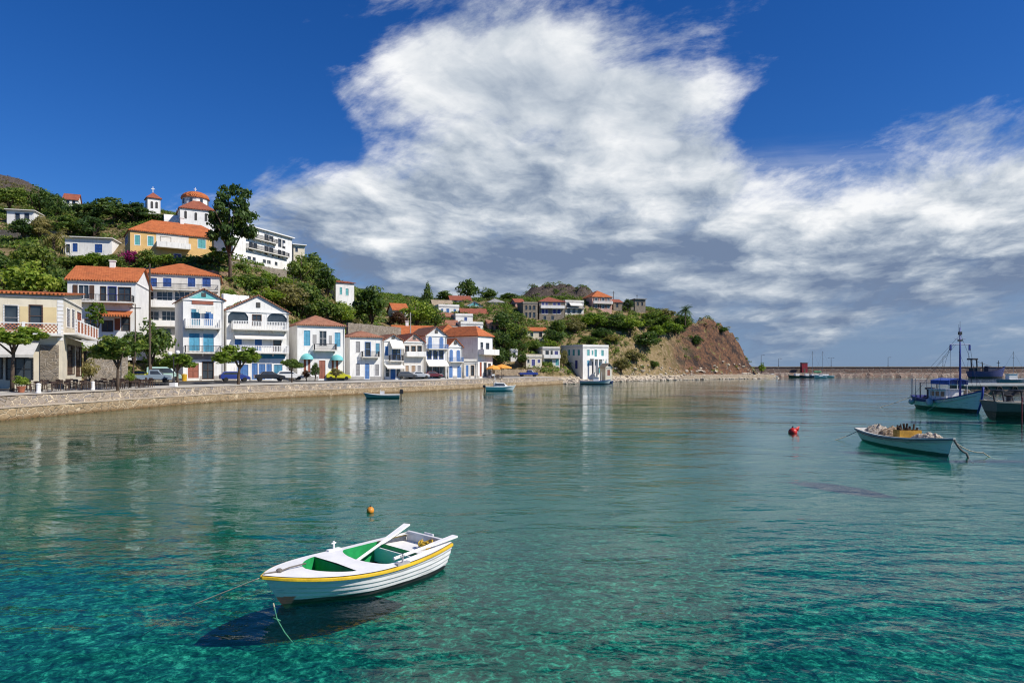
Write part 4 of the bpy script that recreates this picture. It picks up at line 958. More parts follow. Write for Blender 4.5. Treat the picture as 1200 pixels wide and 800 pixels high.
house('low stone house between the pinkish house and the tower', 719, 257, 729, 16, 7, 363, 354, STONEH, ('gable_side', 351, TILER), [('F', 722, 724.5, 356, 360, 'glass', 'brown')], group=V)
def tower(root, W_, D, H, rh, PF, PL, PR, rect):
    m = MB(); m.box(-1.6, -.01, .3, D-.3, -2, H*.55); m.build('annex', STONEH, root)
    m = MB(); m.box(W_*.35-.06, W_*.35+.06, 1.4, 1.52, H+.2, H+2.0); m.box(W_*.35-.4, W_*.35+.4, 1.42, 1.5, H+1.3, H+1.42); m.build('cross', IRON, root)
house('square stone tower with overhanging slab roof and cross on the headland', 744, 262, 756.5, 14, 4, 366, 350.5, STONEH, ('slab', None, SLATE), [('F', 746.5, 748.5, 354, 358, 'void', 'grey'), ('F', 751.5, 753.5, 354, 358, 'void', 'grey')], name='stone_tower', cat='tower', cornice=False, extra=tower, trim=STONEH)
house('cottage with flat orange roof hidden in the trees above the harbour', 617.5, 214, 641, 12, 6, 397, 387.5, CREAM, ('gable_side', 384, TILE), [('F', 622, 624.5, 389.5, 394, 'glass', 'green'), ('F', 632, 635, 389.5, 394.5, 'glass', 'brown')], group=V)
house('two storey grey white house with turquoise ground floor door', 636, 197, 656, 14, 7, 429, 408.5, OFFW, ('flat', None, SLATE), [('F', 639.5, 643, 411, 417, 'glass', 'grey'), ('F', 645.5, 647.5, 411, 417, 'glass', 'grey'), ('F', 650, 654, 411, 416.5, 'shut', 'violet'), ('F', 638, 647, 420.5, 428, 'void', 'green'), ('F', 651, 655, 420.5, 428, 'door', 'turq')], [('F', 636.5, 656, 417, 419, 'solid', .8)], group=V)
house('small one storey house with violet door by the shore track', 616.5, 191, 635, 16, 6, 429, 417.5, CREAM, ('flat', None, OFFW), [('F', 623, 627, 421, 428.5, 'door', 'violet'), ('F', 630, 633, 421, 425, 'shut', 'violet'), ('F', 618, 620.5, 421, 425, 'glass', 'white')], group=V)
house('tiny white outbuilding among dark trees', 598.5, 195, 606.5, 16, 4, 421, 411, WHITE, ('flat', None, OFFW), [('F', 601.5, 604, 413, 417.5, 'glass', 'grey')], group=V)
def portico(root, W_, D, H, rh, PF, PL, PR, rect):
    m = MB(); f, u0, u1, z0, z1 = rect('F', 692, 708, 421, 438)
    pbox(m, PF, u0, u1, z1, z1+.3, .02, 1.6)
    for u in np.linspace(u0+.2, u1-.2, 4): pbox(m, PF, u-.17, u+.17, 0, z1, 1.2, 1.55)
    m.build('portico', TRIM, root)
house('large white mansion with turquoise shutters and columned porch by the shore', 683, 203, 713, 32, 11, 439, 406, WHITE, ('flat', None, OFFW),
      [('F', 688, 691, 409.5, 416.5, 'shut', 'turq'), ('F', 693.5, 695.2, 410.5, 416, 'shut', 'turq'), ('F', 696.6, 699.4, 409.5, 418, 'shut', 'turq'), ('F', 704.5, 707.5, 410, 417, 'shut', 'turq'), ('F', 688, 690.5, 422, 429, 'shut', 'cyan'), ('F', 694, 697.5, 424, 437, 'gdoor', 'grey'), ('F', 700, 703.5, 424, 437, 'door', 'turq'), ('F', 709, 711, 423, 430, 'shut', 'turq'),
       ('L', 666, 668.2, 409.5, 416.5, 'shut', 'turq'), ('L', 671, 673.6, 409.5, 416.5, 'shut', 'turq'), ('L', 677, 679.6, 409.5, 416.5, 'shut', 'turq'), ('L', 674, 677, 422, 432, 'door', 'violet')], name='mansion', cat='mansion', extra=portico)
house('small cream kiosk with gabled top beside the white mansion', 709.5, 200, 717.5, 20, 3.5, 441, 430, CREAM, ('gable_front', 426, TILEB), [('F', 711.5, 715, 433, 440, 'door', 'red')], name='kiosk', cat='kiosk')

# ---- garden and retaining walls
def stonewall(label, a, b, ytop, h, t=.5, mat=STONEW, name='retaining_wall', zt=None):
    (pa, Ya), (pb, Yb) = a, b; p = Vector((px2(pa, Ya), Ya, 0)); q = Vector((px2(pb, Yb), Yb, 0)); m = MB(); n = 24; top = []
    d = (q-p); L = d.length; nrm = Vector((d.y, -d.x, 0)).normalized()*t; jr = random.Random(int(pa*7+Ya))
    rings = []
    for i in range(n+1):
        w = i/n; c_ = p+d*w; z = pz(ytop[0]+(ytop[1]-ytop[0])*w, Ya+(Yb-Ya)*w)+jr.uniform(-.08, .08); zb = z-h
        rings.append([(c_.x, c_.y, zb), (c_.x, c_.y, z), (c_.x-nrm.x, c_.y-nrm.y, z), (c_.x-nrm.x, c_.y-nrm.y, zb)])
    m.loft(rings, close=True, caps=True); o = m.build(name, mat); tag(o, label, 'wall', 'stone walls of the hillside'); return o
TANW = stone_mat('tan_stone', (0.46, 0.32, 0.20), (0.38, 0.24, 0.14), (0.44, 0.33, 0.22), 1.2)
stonewall('tall tan retaining wall between the ochre villa and the long hotel', (214, 128), (280, 130), (311, 322), 6.5, mat=TANW)
stonewall('rough stone wall under the stepped white hotel', (268, 134), (336, 152), (305, 317), 3.5, mat=STONEH)
stonewall('pale garden wall crossing the trees at the upper left', (-10, 160), (72, 158), (269, 271), 1.8, mat=STONEH)
stonewall('beige terrace wall above the white mansion', (662, 224), (726, 234), (399, 401), 2.2, mat=TANW)
stonewall('low stone garden wall beside the white mansion', (580, 176), (664, 200), (433.5, 431.5), 1.8, mat=STONEW, name='garden_wall')
stonewall('dry terrace wall across the scrubby headland slope', (718, 240), (780, 256), (388, 390), 2.0, mat=STONEW)
stonewall('stone wall behind the taverna tables', (102, 80), (150, 86), (411, 413), 4.5, mat=STONEH, name='garden_wall')
stonewall('short white terrace parapet above the broad arched house', (262, 116), (292, 121), (344, 347), 3.0, mat=WHITE)
stonewall('terrace wall climbing behind the low roofed white house', (408, 135), (470, 152), (378, 384), 3.2, mat=STONEH)
# ------------------------------------------------------------------ vegetation
def leaf_quads(P, Nrm, size, seed, curl=.25):
    """one bent diamond of four corners per point, facing roughly along Nrm"""
    g = np.random.default_rng(seed); n = len(P)
    Nn = Nrm + g.normal(0, .55, (n, 3)); Nn /= np.linalg.norm(Nn, axis=1)[:, None]+1e-9
    t = np.cross(Nn, g.normal(0, 1, (n, 3))); t /= np.linalg.norm(t, axis=1)[:, None]+1e-9
    b = np.cross(Nn, t); s = (size*g.uniform(.6, 1.35, n))[:, None]
    v = np.stack([P-t*s, P-b*s*.55+Nn*s*curl*.5, P+t*s, P+b*s*.55-Nn*s*curl*.3], 1).reshape(-1, 3)
    return v, np.arange(n*4).reshape(n, 4)
def crown_points(blobs, n, seed, shell=.45):
    """points through the outer volume of the blobs (x,y,z,rx,rz)"""
    g = np.random.default_rng(seed); B = np.array(blobs, float); wts = B[:, 3]**2; k = g.choice(len(B), n, p=wts/wts.sum())
    d = g.normal(0, 1, (n, 3)); d /= np.linalg.norm(d, axis=1)[:, None]
    d[:, 2] = np.where(d[:, 2] < -.7, -d[:, 2]*.6, d[:, 2])
    r = 1 - shell*g.random(n)**1.6
    r = r*(1+.28*np.sin(d[:, 0]*7+k)*np.cos(d[:, 1]*6+k*2))
    P = B[k, :3] + d*r[:, None]*np.stack([B[k, 3], B[k, 3], B[k, 4]], 1)
    return P, d
def blobs_round(seed, n=22, rx=1.0, rz=.8, rb=.36, flat=-.3):
    g = random.Random(seed); out = []
    while len(out) < n:
        x, y, z = (g.uniform(-1, 1) for _ in range(3)); q = x*x+y*y+z*z
        if q > 1 or z < flat or q < .12: continue
        k = g.uniform(.7, 1.25)*rb; out.append((x*(rx-.3), y*(rx-.3), z*(rz-.25), k, k*.8))
    return out
LEAF = dict(
    broad=leaf_mat('broadleaf_foliage', (0.051, 0.096, 0.021), (0.116, 0.183, 0.033), (0.245, 0.288, 0.053)),
    pine=leaf_mat('pine_foliage', (0.037, 0.077, 0.027), (0.079, 0.138, 0.036), (0.174, 0.221, 0.054)),
    dark=leaf_mat('dark_foliage', (0.039, 0.078, 0.022), (0.084, 0.146, 0.032), (0.169, 0.228, 0.047)),
    fresh=leaf_mat('fresh_foliage', (0.093, 0.164, 0.021), (0.198, 0.288, 0.033), (0.336, 0.384, 0.060)),
    olive=leaf_mat('olive_foliage', (0.139, 0.134, 0.053), (0.245, 0.221, 0.083), (0.383, 0.316, 0.120)),
    rust=leaf_mat('reddish_foliage', (0.083, 0.039, 0.027), (0.150, 0.075, 0.045), (0.203, 0.135, 0.068)),
    boug=leaf_mat('bougainvillea_flowers', (0.16, 0.010, 0.075), (0.34, 0.020, 0.17), (0.50, 0.05, 0.30)),
    dry=leaf_mat('dry_grass_blades', (0.14, 0.10, 0.035), (0.24, 0.18, 0.07), (0.34, 0.27, 0.12)))
BARK = pmat('tree_bark', (0.12, 0.085, 0.06), .95, .3, 3, .8, 8)
CR = {}
def crown_mesh(kind, seed, leafm, n, size, **kw):
    key = (kind, seed, leafm)
    if key in CR: return CR[key]
    if kind == 'pine': bl = blobs_round(seed, 18, 1.0, 1.0, .34, -.7); bl = [(x*(1-.35*z), y*(1-.35*z), z, a, b*.7) for x, y, z, a, b in bl]
    elif kind == 'open': bl = blobs_round(seed, 44, 1.18, 1.25, .20, -.95)
    elif kind == 'street':
        g = random.Random(seed+40); bl = []
        for k in range(4):
            a = 1.6*k+g.uniform(-.5, .5); q = blobs_round(seed*5+k, 10, .75, .72, .27, -.8); ox, oy, oz = .48*math.cos(a), .48*math.sin(a), g.uniform(-.25, .3)
            bl += [(x+ox, y+oy, z+oz, r1_, r2_) for x, y, z, r1_, r2_ in q]
    elif kind == 'conifer': g = random.Random(seed); bl = [(g.uniform(-.5, .5)*(1-t), g.uniform(-.5, .5)*(1-t), -.9+1.8*t, .5*(1-t)+.14, .3) for t in [i/20 for i in range(20)]]
    else: bl = blobs_round(seed, 24, 1.0, .9, .36, -.7)
    P, d = crown_points(bl, n, seed); v, q = leaf_quads(P, d, size, seed+1)
    o = npmesh('crown', v, q, LEAF[leafm], None, smooth=False); me = o.data; bpy.data.objects.remove(o); CR[key] = me
    return me
def mesh_obj(name, me, parent=None):
    o = bpy.data.objects.new(name, me); COL.objects.link(o)
    if parent: o.parent = parent
    return o
HG = 'trees and bushes on the hillside'
def tree(label, px, Y, top, width, kind='round', leafm='broad', seed=0, bottom=None, name='broadleaf_tree', group='trees and bushes on the hillside', cat='tree', n=1900, size=None, zg=None, base=None):
    gap = (pz(bottom, Y)-ground(px2(px, Y), Y)) if bottom else 0
    if (gap > max(1.5, .4*(pz(top, Y)-pz(bottom, Y))) or gap < -1.5) and group == HG:   # stand it where the slope really passes behind that spot
        best = None; prev = None
        for q in np.arange(max(70, Y-45), Y+60, .75):
            f = ground(px2(px, q), q) - pz(bottom+1.0, q)
            if prev is not None and prev < 0 <= f and (best is None or abs(q-Y) < abs(best-Y)): best = q
            prev = f
        if best: Y = float(best)
    x = px2(px, Y); z = ground(x, Y) if zg is None else zg
    if base: z = pz(base, Y)
    zt = pz(top, Y); H = max(1.2, zt-z); rw = width/800*Y/2
    root = empty(name, (x, Y, z), 0, label, cat, group); g = random.Random(seed*17+int(px))
    hb = (pz(bottom, Y)-z) if bottom else H*.22
    hb = min(max(hb, .15), H*.75); rc = (H-hb)/2; cz = hb+rc
    if kind == 'street': n, size, rw, rc = int(n*1.5), .09, rw*1.06, rc*1.12
    me = crown_mesh(kind, seed % 3, leafm, n, size or .085)
    c = mesh_obj('crown', me, root); c.location = (0, 0, cz); c.scale = (rw/1.02, rw/1.02, rc/(1.12 if kind in ('open', 'pine') else .92)); c.rotation_euler = (0, 0, g.uniform(0, 6.28))
    m = MB(); r0 = max(.10, rw*.075); lean = g.uniform(-.12, .12)*rw
    m.tube([(0, 0, -.6), (lean*.3, 0, hb*.5), (lean, lean*.5, hb+rc*.3), (lean*1.2, 0, cz+rc*.4)], r0, 7, r0*.35)
    for k in range(5):
        a = g.uniform(0, 6.28); l = rw*g.uniform(.45, .75)
        m.tube([(lean*.7, lean*.2, hb*.85+rc*.1*k/5), (math.cos(a)*l*.5, math.sin(a)*l*.5, hb+rc*(.45+.1*k)), (math.cos(a)*l, math.sin(a)*l, cz+rc*g.uniform(-.1, .5))], r0*.5, 5, r0*.12)
    m.build('trunk', BARK, root, smooth=True)
    return root
def palm(label, px, Y, top, width, base, name='palm_tree', nf=34, leafm='olive'):
    x = px2(px, Y); z = pz(base, Y); zt = pz(top, Y); root = empty(name, (x, Y, z), 0, label, 'palm tree'); H = zt-z; L = width/800*Y/2
    th = H-L*.75; m = MB(); m.lathe([(.30, -1), (.28, .3)] + [(.24+(.03 if i % 2 else 0), .3+(th-.3)*i/14) for i in range(1, 15)] + [(.34, th+.25), (.1, th+.6)], n=9); m.build('trunk', BARK, root)
    g = random.Random(int(px)); vs = []; fs = []
    for k in range(nf):
        a = g.uniform(0, 6.28); e = g.uniform(-.35, 1.35); l = L*g.uniform(.85, 1.1)
        pts = []
        for i in range(9):
            t = i/8; r = l*t; zz = th+.4 + l*(math.sin(e)*t - .75*t*t*(1.2-math.sin(e)*.6)); pts.append(Vector((math.cos(a)*r*math.cos(e*.6), math.sin(a)*r*math.cos(e*.6), zz)))
        sd = Vector((-math.sin(a), math.cos(a), 0))
        for i in range(1, 9):
            for s in (-1, 1):
                w = .28*L*(1-abs(i/8-.45)); o = len(vs); p = pts[i]; q = pts[i-1]
                vs += [tuple(q), tuple(q*.45+p*.55), tuple(p+sd*s*w+Vector((0, 0, -w*.45))+(p-q)*.5)]; fs.append((o, o+1, o+2))
    mm = MB(); mm.v = vs; mm.f = fs; mm.build('crown', LEAF[leafm], root, fix=False)
    return root

T_ = tree
# ridge and upper left slope
T_('tall broad tree at the left picture edge under the rocky summit', 10, 180, 216, 44, 'round', 'broad', 1, 243)
T_('round green tree on the ridge left of the red roofed skyline house', 46, 186, 216, 38, 'round', 'broad', 2, 250)
T_('small dark tree hugging the red roofed skyline house', 66, 196, 226, 30, 'round', 'dark', 0, 255)
T_('wide pine on the ridge right of the red roofed skyline house', 101, 190, 233, 46, 'pine', 'pine', 1, 262, name='pine_tree')
T_('widest umbrella pine on the ridge, between the skyline house and the bell tower', 131, 186, 227, 62, 'pine', 'pine', 2, 262, name='pine_tree')
T_('pine leaning against the foot of the bell tower', 158, 178, 234, 40, 'pine', 'pine', 0, 262, name='pine_tree')
T_('low pine in front of the bell tower', 178, 172, 246, 34, 'pine', 'pine', 2, 266, name='pine_tree')
T_('dark pine left of the church apse', 196, 168, 247, 24, 'pine', 'dark', 1, 268, name='pine_tree')
T_('mid green pine behind the low cottage roof', 82, 166, 246, 44, 'pine', 'broad', 1, 280, name='pine_tree')
T_('dense pine above the flat cottage roof', 108, 164, 250, 40, 'pine', 'pine', 0, 280, name='pine_tree')
T_('dark round bush on the pale garden wall', 27, 156, 255, 34, 'round', 'dark', 1, 278)
T_('olive green tree by the pale garden wall', 48, 158, 252, 30, 'round', 'olive', 0, 280)
palm('shaggy palm with thick trunk left of the low cottage', 63, 142, 264, 40, 306)
T_('broad leafy mass below the palm', 40, 128, 282, 54, 'round', 'broad', 0, 330)
T_('leafy tree at the left picture edge above the taverna roof', 4, 118, 292, 56, 'round', 'broad', 1, 345)
T_('big green tree right above the taverna roof', 36, 112, 302, 66, 'round', 'fresh', 2, 352)
T_('dark tree between taverna roof and orange roof', 66, 112, 310, 44, 'round', 'dark', 2, 352)
T_('bush under the left end of the cottage terrace', 84, 134, 297, 40, 'round', 'broad', 1, 322)
T_('light green bush under the middle of the cottage terrace', 112, 134, 296, 44, 'round', 'fresh', 0, 320)
T_('bush at the right end of the cottage terrace', 134, 132, 298, 28, 'round', 'broad', 2, 318)
T_('magenta bougainvillea in bloom below the ochre villa', 153, 130, 291, 28, 'round', 'boug', 1, 311, name='bougainvillea', cat='flowering shrub', n=1200)
T_('green shrub just right of the magenta bougainvillea', 171, 130, 291, 28, 'round', 'broad', 0, 313)
T_('leafy shrub under the white loggia of the villa', 192, 129, 296, 28, 'round', 'fresh', 1, 312)
T_('dark round shrub below the right half of the villa', 238, 128, 298, 26, 'round', 'dark', 2, 313)
T_('pale green small tree against the villa right end', 255, 128, 287, 30, 'open', 'fresh', 1, 313)
T_('tall airy dark tree towering between church and stepped hotel', 270, 128, 211, 66, 'open', 'dark', 0, 296, n=3800, size=.075, group=None)
T_('bushy lower growth at the foot of the tall airy tree', 285, 128, 268, 34, 'round', 'olive', 1, 302)
T_('small shrub on the rough wall under the stepped hotel', 281, 125, 307, 18, 'round', 'broad', 2, 316)
# slope between the hotels and the saddle
for i, (px, Y, tp, w, b, lm, lab) in enumerate([
    (296, 124, 321, 44, 342, 'broad', 'green bush at the right end of the tan retaining wall'), (322, 130, 319, 40, 340, 'fresh', 'yellow green tree under the stepped hotel terrace'),
    (352, 150, 296, 36, 332, 'broad', 'leafy tree hiding the foot of the cream block'), (366, 152, 295, 42, 330, 'dark', 'dark tree right of the cream block'),
    (384, 158, 312, 34, 345, 'broad', 'tree just above the lone white house'), (310, 122, 334, 46, 358, 'fresh', 'bright shrub behind the gable of the broad arched house'),
    (338, 128, 330, 54, 366, 'olive', 'olive grey scrub above the shell awning house'), (360, 136, 328, 46, 362, 'broad', 'thick bush left of the lone white house'),
    (382, 142, 346, 44, 376, 'broad', 'thick green bush below the lone white house'), (402, 148, 352, 34, 380, 'fresh', 'light bush between lone white house and the big round tree'),
    (352, 122, 350, 36, 374, 'dark', 'dark shrub right behind the shell awning house'), (418, 138, 372, 26, 392, 'olive', 'grey shrub behind the low roofed house')]):
    T_(lab, px, Y, tp, w, 'round', lm, i, b)
T_('big round dark tree standing over the low roofed white house', 435, 156, 332, 54, 'round', 'broad', 1, 378, n=2200, size=.07)
T_('reddish brown tree beside the orange roofed cottage', 467, 168, 364, 26, 'round', 'rust', 0, 384)
T_('spreading green tree right of the orange roofed cottage', 490, 178, 350, 46, 'round', 'fresh', 2, 382)
T_('slim green tree above the pink pediment house', 511, 186, 358, 24, 'round', 'broad', 0, 384)
T_('lone upright conifer on the saddle skyline', 501, 218, 331, 21, 'conifer', 'dark', 0, 354, name='conifer', n=1800)
T_('tall dark skyline tree above the long red roof', 549, 262, 326, 30, 'round', 'dark', 0, 353)
T_('lower skyline tree left of the long red roof', 522, 258, 340, 26, 'round', 'dark', 1, 353)
T_('green skyline tree right of the long red roof', 571, 262, 336, 28, 'round', 'broad', 2, 354)
T_('small green tree on the ridge behind the grey roofed house', 596, 264, 343, 24, 'round', 'broad', 0, 353)
for i, (px, Y, tp, w, b, lm, lab) in enumerate([
    (592, 222, 364, 36, 390, 'dark', 'dark tree below the shallow grey roof'), (606, 214, 376, 34, 402, 'broad', 'green tree left of the hidden orange roofed cottage'), (586, 206, 386, 30, 410, 'dark', 'dark tree left of the tiny outbuilding'),
    (604, 198, 397, 32, 414, 'broad', 'tree just above the tiny outbuilding'), (590, 190, 405, 28, 428, 'dark', 'dark growth behind the orange parasol'), (611, 192, 410, 18, 428, 'broad', 'shrub between tiny outbuilding and violet door'),
    (626, 203, 398, 30, 416, 'broad', 'tree right under the hidden orange roofed cottage'), (650, 212, 384, 34, 404, 'dark', 'dark tree right of the hidden orange roofed cottage'), (641, 204, 396, 26, 410, 'fresh', 'light tree above the turquoise door house'),
    (606, 232, 364, 24, 380, 'broad', 'bush in front of the little red roofed house'), (655, 226, 374, 30, 392, 'broad', 'bush under the violet shuttered house'), (675, 230, 372, 30, 390, 'olive', 'scrub under the white awning house'),
    (694, 236, 366, 36, 386, 'fresh', 'bright tree under the pinkish house'), (716, 240, 365, 40, 388, 'broad', 'green tree below the low stone house'), (738, 243, 368, 36, 388, 'fresh', 'bright green tree below the stone tower'),
    (704, 231, 384, 30, 398, 'dark', 'dark bush above the beige terrace wall'), (756, 240, 386, 40, 410, 'dark', 'big dark bush in the middle of the headland slope'), (783, 255, 372, 36, 392, 'fresh', 'bright green bush at the edge of the brown cliff'),
    (768, 260, 363, 40, 380, 'broad', 'grey green bush right of the stone tower'), (798, 261, 367, 32, 388, 'broad', 'round bush on the cliff brow'), (845, 273, 381, 17, 393, 'dark', 'dark bush alone near the end of the cliff brow'),
    (816, 263, 392, 14, 406, 'dark', 'small dark bush half way down the brown cliff'), (766, 226, 421, 16, 434, 'broad', 'small bush at the foot of the headland by the shore'), (893, 288, 424, 10, 437, 'fresh', 'tiny green bush at the tip of the headland'),
    (678, 216, 404, 24, 420, 'broad', 'bush behind the white mansion'), (660, 200, 408, 14, 430, 'olive', 'grey bush between mansion and turquoise door house'), (692, 200, 429, 14, 440, 'fresh', 'bright shrub in front of the mansion porch'),
    (736, 259, 350, 16, 362, 'pine', 'dark pine left of the stone tower'), (728, 222, 418, 30, 436, 'olive', 'grey green scrub right of the cream kiosk'), (742, 228, 408, 30, 424, 'olive', 'dry looking bush low on the headland slope')]):
    T_(lab, px, Y, tp, w, 'round', lm, i, b)
for i, (px, Y, tp, w, b, lm, lab) in enumerate([
    (700, 246, 371, 30, 382, 'broad', 'low green bush straight below the pinkish house'), (752, 254, 371, 34, 384, 'broad', 'low bush just under the foot of the stone tower'), (778, 262, 360, 34, 374, 'olive', 'rounded grey green bush on the skyline right of the tower'),
    (734, 246, 377, 34, 390, 'fresh', 'bright low bush above the dry terrace wall'), (772, 250, 380, 34, 396, 'fresh', 'bright bush at the right end of the dry terrace wall'), (790, 256, 380, 30, 392, 'broad', 'green bush spilling over the top of the brown cliff'),
    (716, 238, 392, 28, 402, 'olive', 'olive bush left of the big dark headland bush'), (690, 226, 393, 24, 402, 'broad', 'bush above the left end of the beige terrace wall')]):
    T_(lab, px, Y, tp, w, 'round', lm, i, b)
palm('wind blown palm on the headland skyline', 803, 264, 356, 22, 378, leafm='dark')
# trees of the quay
SG = 'trees along the quay'
T_('pruned plane tree shading the taverna awning', 14, 60.5, 383, 70, 'street', 'fresh', 0, 408, name='street_tree', group=SG, n=2600, size=.075)
T_('spreading street tree with forked trunk right of the taverna', 138, 68, 393, 54, 'street', 'broad', 1, 428, name='street_tree', group=SG, n=2400, size=.075)
T_('dark tall tree in front of the long hotel', 176, 90, 372, 52, 'round', 'dark', 2, 426, group=SG, n=2400, size=.07)
T_('dark leafy tree right of the spreading street tree', 156, 88, 385, 34, 'round', 'dark', 1, 424, group=SG)
T_('street tree behind the globe lamp with two white globes', 208, 83, 409, 42, 'street', 'fresh', 2, 432, name='street_tree', group=SG, n=2000, size=.075)
T_('wide flat street tree in front of the broad arched house', 279, 91, 405, 54, 'street', 'fresh', 0, 430, name='street_tree', group=SG, n=2200, size=.075)
T_('small street tree at the corner of the shell awning house', 342, 101, 420, 24, 'street', 'broad', 1, 434, name='street_tree', group=SG)
T_('climbing plant between taverna and orange roofed house', 114, 88, 352, 26, 'open', 'fresh', 1, 380, group=SG)
T_('leafy shrub beside the taverna side door', 106, 72, 418, 22, 'round', 'olive', 2, 446, name='bush', cat='bush', group=SG)
T_('potted shrub left of the red front door', 369, 107, 424, 13, 'round', 'dark', 0, 443, name='bush', cat='bush', group=SG)
T_('flowering shrub left of the potted shrub at the shell awning house', 359, 108, 433, 12, 'round', 'rust', 0, 444, name='bush', cat='bush', group=SG)
T_('shrub behind the yellow hatchback', 394, 111, 430, 16, 'round', 'olive', 1, 442, name='bush', cat='bush', group=SG)
T_('small yellow green shrub among the taverna tables', 152, 74, 434, 13, 'round', 'fresh', 2, 449, name='bush', cat='bush', group=SG)

# scrub: thousands of low tufts over the slopes, nobody could count them
def scrub(name, label, mat, n, per, rad, size, seed, cond):
    g = np.random.default_rng(seed); xs = g.uniform(-215, 122, n*6); ys = g.uniform(70, 310, n*6)
    d = sdist(xs, ys); ok = (d > 6) & ((d > 22) | (natural(xs, ys) > .6))
    for cx, cy, c, s, hw, hd in FOOT:
        u = (xs-cx)*c+(ys-cy)*s; v = -(xs-cx)*s+(ys-cy)*c; ok &= ~((abs(u) < hw) & (abs(v) < hd))
    ok &= (abs(xs) < ys*.80+6)
    xs, ys = xs[ok], ys[ok]; z = terrain(xs, ys); ok = cond(xs, ys, z, g); xs, ys, z = xs[ok][:n], ys[ok][:n], z[ok][:n]; m = len(xs)
    k = np.repeat(np.arange(m), per); R_ = rad*g.uniform(.5, 1.5, m)
    dd = g.normal(0, 1, (len(k), 3)); dd /= np.linalg.norm(dd, axis=1)[:, None]; dd[:, 2] = abs(dd[:, 2])
    r = (1-.4*g.random(len(k)))*R_[k]
    P = np.stack([xs, ys, z], 1)[k] + dd*r[:, None]*np.array([1, 1, .75])
    v, q = leaf_quads(P, dd, size, seed+1); o = npmesh(name, v, q, mat, None, False); tag(o, label, kind='stuff')
def dens(xs, ys): return fbm(xs/16, ys/16, 4, 77)
green = lambda xs, ys, z, g: (dens(xs, ys)+g.uniform(-.25, .35, len(xs)) > -.22) & (z > 2.6) & ~((xs+(22-z)*.9 > 62) & (g.random(len(xs)) < .84)) & (z < 60) & ~((xs > -8) & (xs < 38) & (z > 31) & (g.random(len(xs)) < .60))
scrub('hillside_scrub', 'low green scrub covering the hillside between the houses', LEAF['broad'], 7500, 46, 1.35, .27, 5, green)
scrub('olive_scrub', 'grey green low scrub mixed through the hillside', LEAF['olive'], 4000, 40, .95, .22, 6, lambda xs, ys, z, g: (z > 2.2) & (z < 70) & ~((xs+(22-z)*.9 > 66) & (g.random(len(xs)) < .8)) & ~((xs > -8) & (xs < 38) & (z > 31) & (g.random(len(xs)) < .8)))
scrub('fresh_scrub', 'bright green patches of low scrub on the slopes', LEAF['fresh'], 2600, 50, 1.3, .26, 15, lambda xs, ys, z, g: (dens(xs+50, ys) > .05) & (z > 3) & (z < 50) & ~((xs > -8) & (xs < 38) & (z > 31)) & ~((xs+(22-z)*.9 > 68) & (g.random(len(xs)) < .9)))
scrub('dry_grass', 'straw coloured dry grass tufts on the slopes', LEAF['dry'], 3500, 16, .6, .16, 8, lambda xs, ys, z, g: (z > 2.0) & (z < 80))
# ------------------------------------------------------------------ boats
def bands_mat(key, bands, rough=.45, var=.12, extra=None):
    """paint that changes with height on the hull: [(z_top, colour), ...] from the keel up"""
    m = bpy.data.materials.new(key); m.use_nodes = True; nt = m.node_tree; T = NT(nt); b = nt.nodes['Principled BSDF']
    tc = T.n('ShaderNodeTexCoord').outputs['Object']; x, y, z = T.sep(tc)
    zz = T.m('ADD', z, T.m('MULTIPLY', T.m('SUBTRACT', T.noise(tc, 2.2, 5, .6), .5), .05))
    c = bands[-1][1]
    for zt, col in reversed(bands[:-1]): c = T.mix(T.smooth(zz, zt+.006, zt-.006), c, col)
    if extra: c = extra(T, x, y, zz, c)
    n = T.noise(T.xyz(T.m('MULTIPLY', x, .8), y, T.m('MULTIPLY', z, 5.0)), 2.0, 7, .65)
    c = T.mix(T.m('MULTIPLY', T.smooth(n, .48, .72), var*2.4), c, (0.16, 0.15, 0.14))
    T.put(b.inputs['Base Color'], c); b.inputs['Roughness'].default_value = rough
    bp = T.n('ShaderNodeBump'); bp.inputs['Strength'].default_value = .25; bp.inputs['Distance'].default_value = .01
    T.put(bp.inputs['Height'], T.noise(tc, 14, 4, .6)); T.put(b.inputs['Normal'], bp.outputs[0]); return m
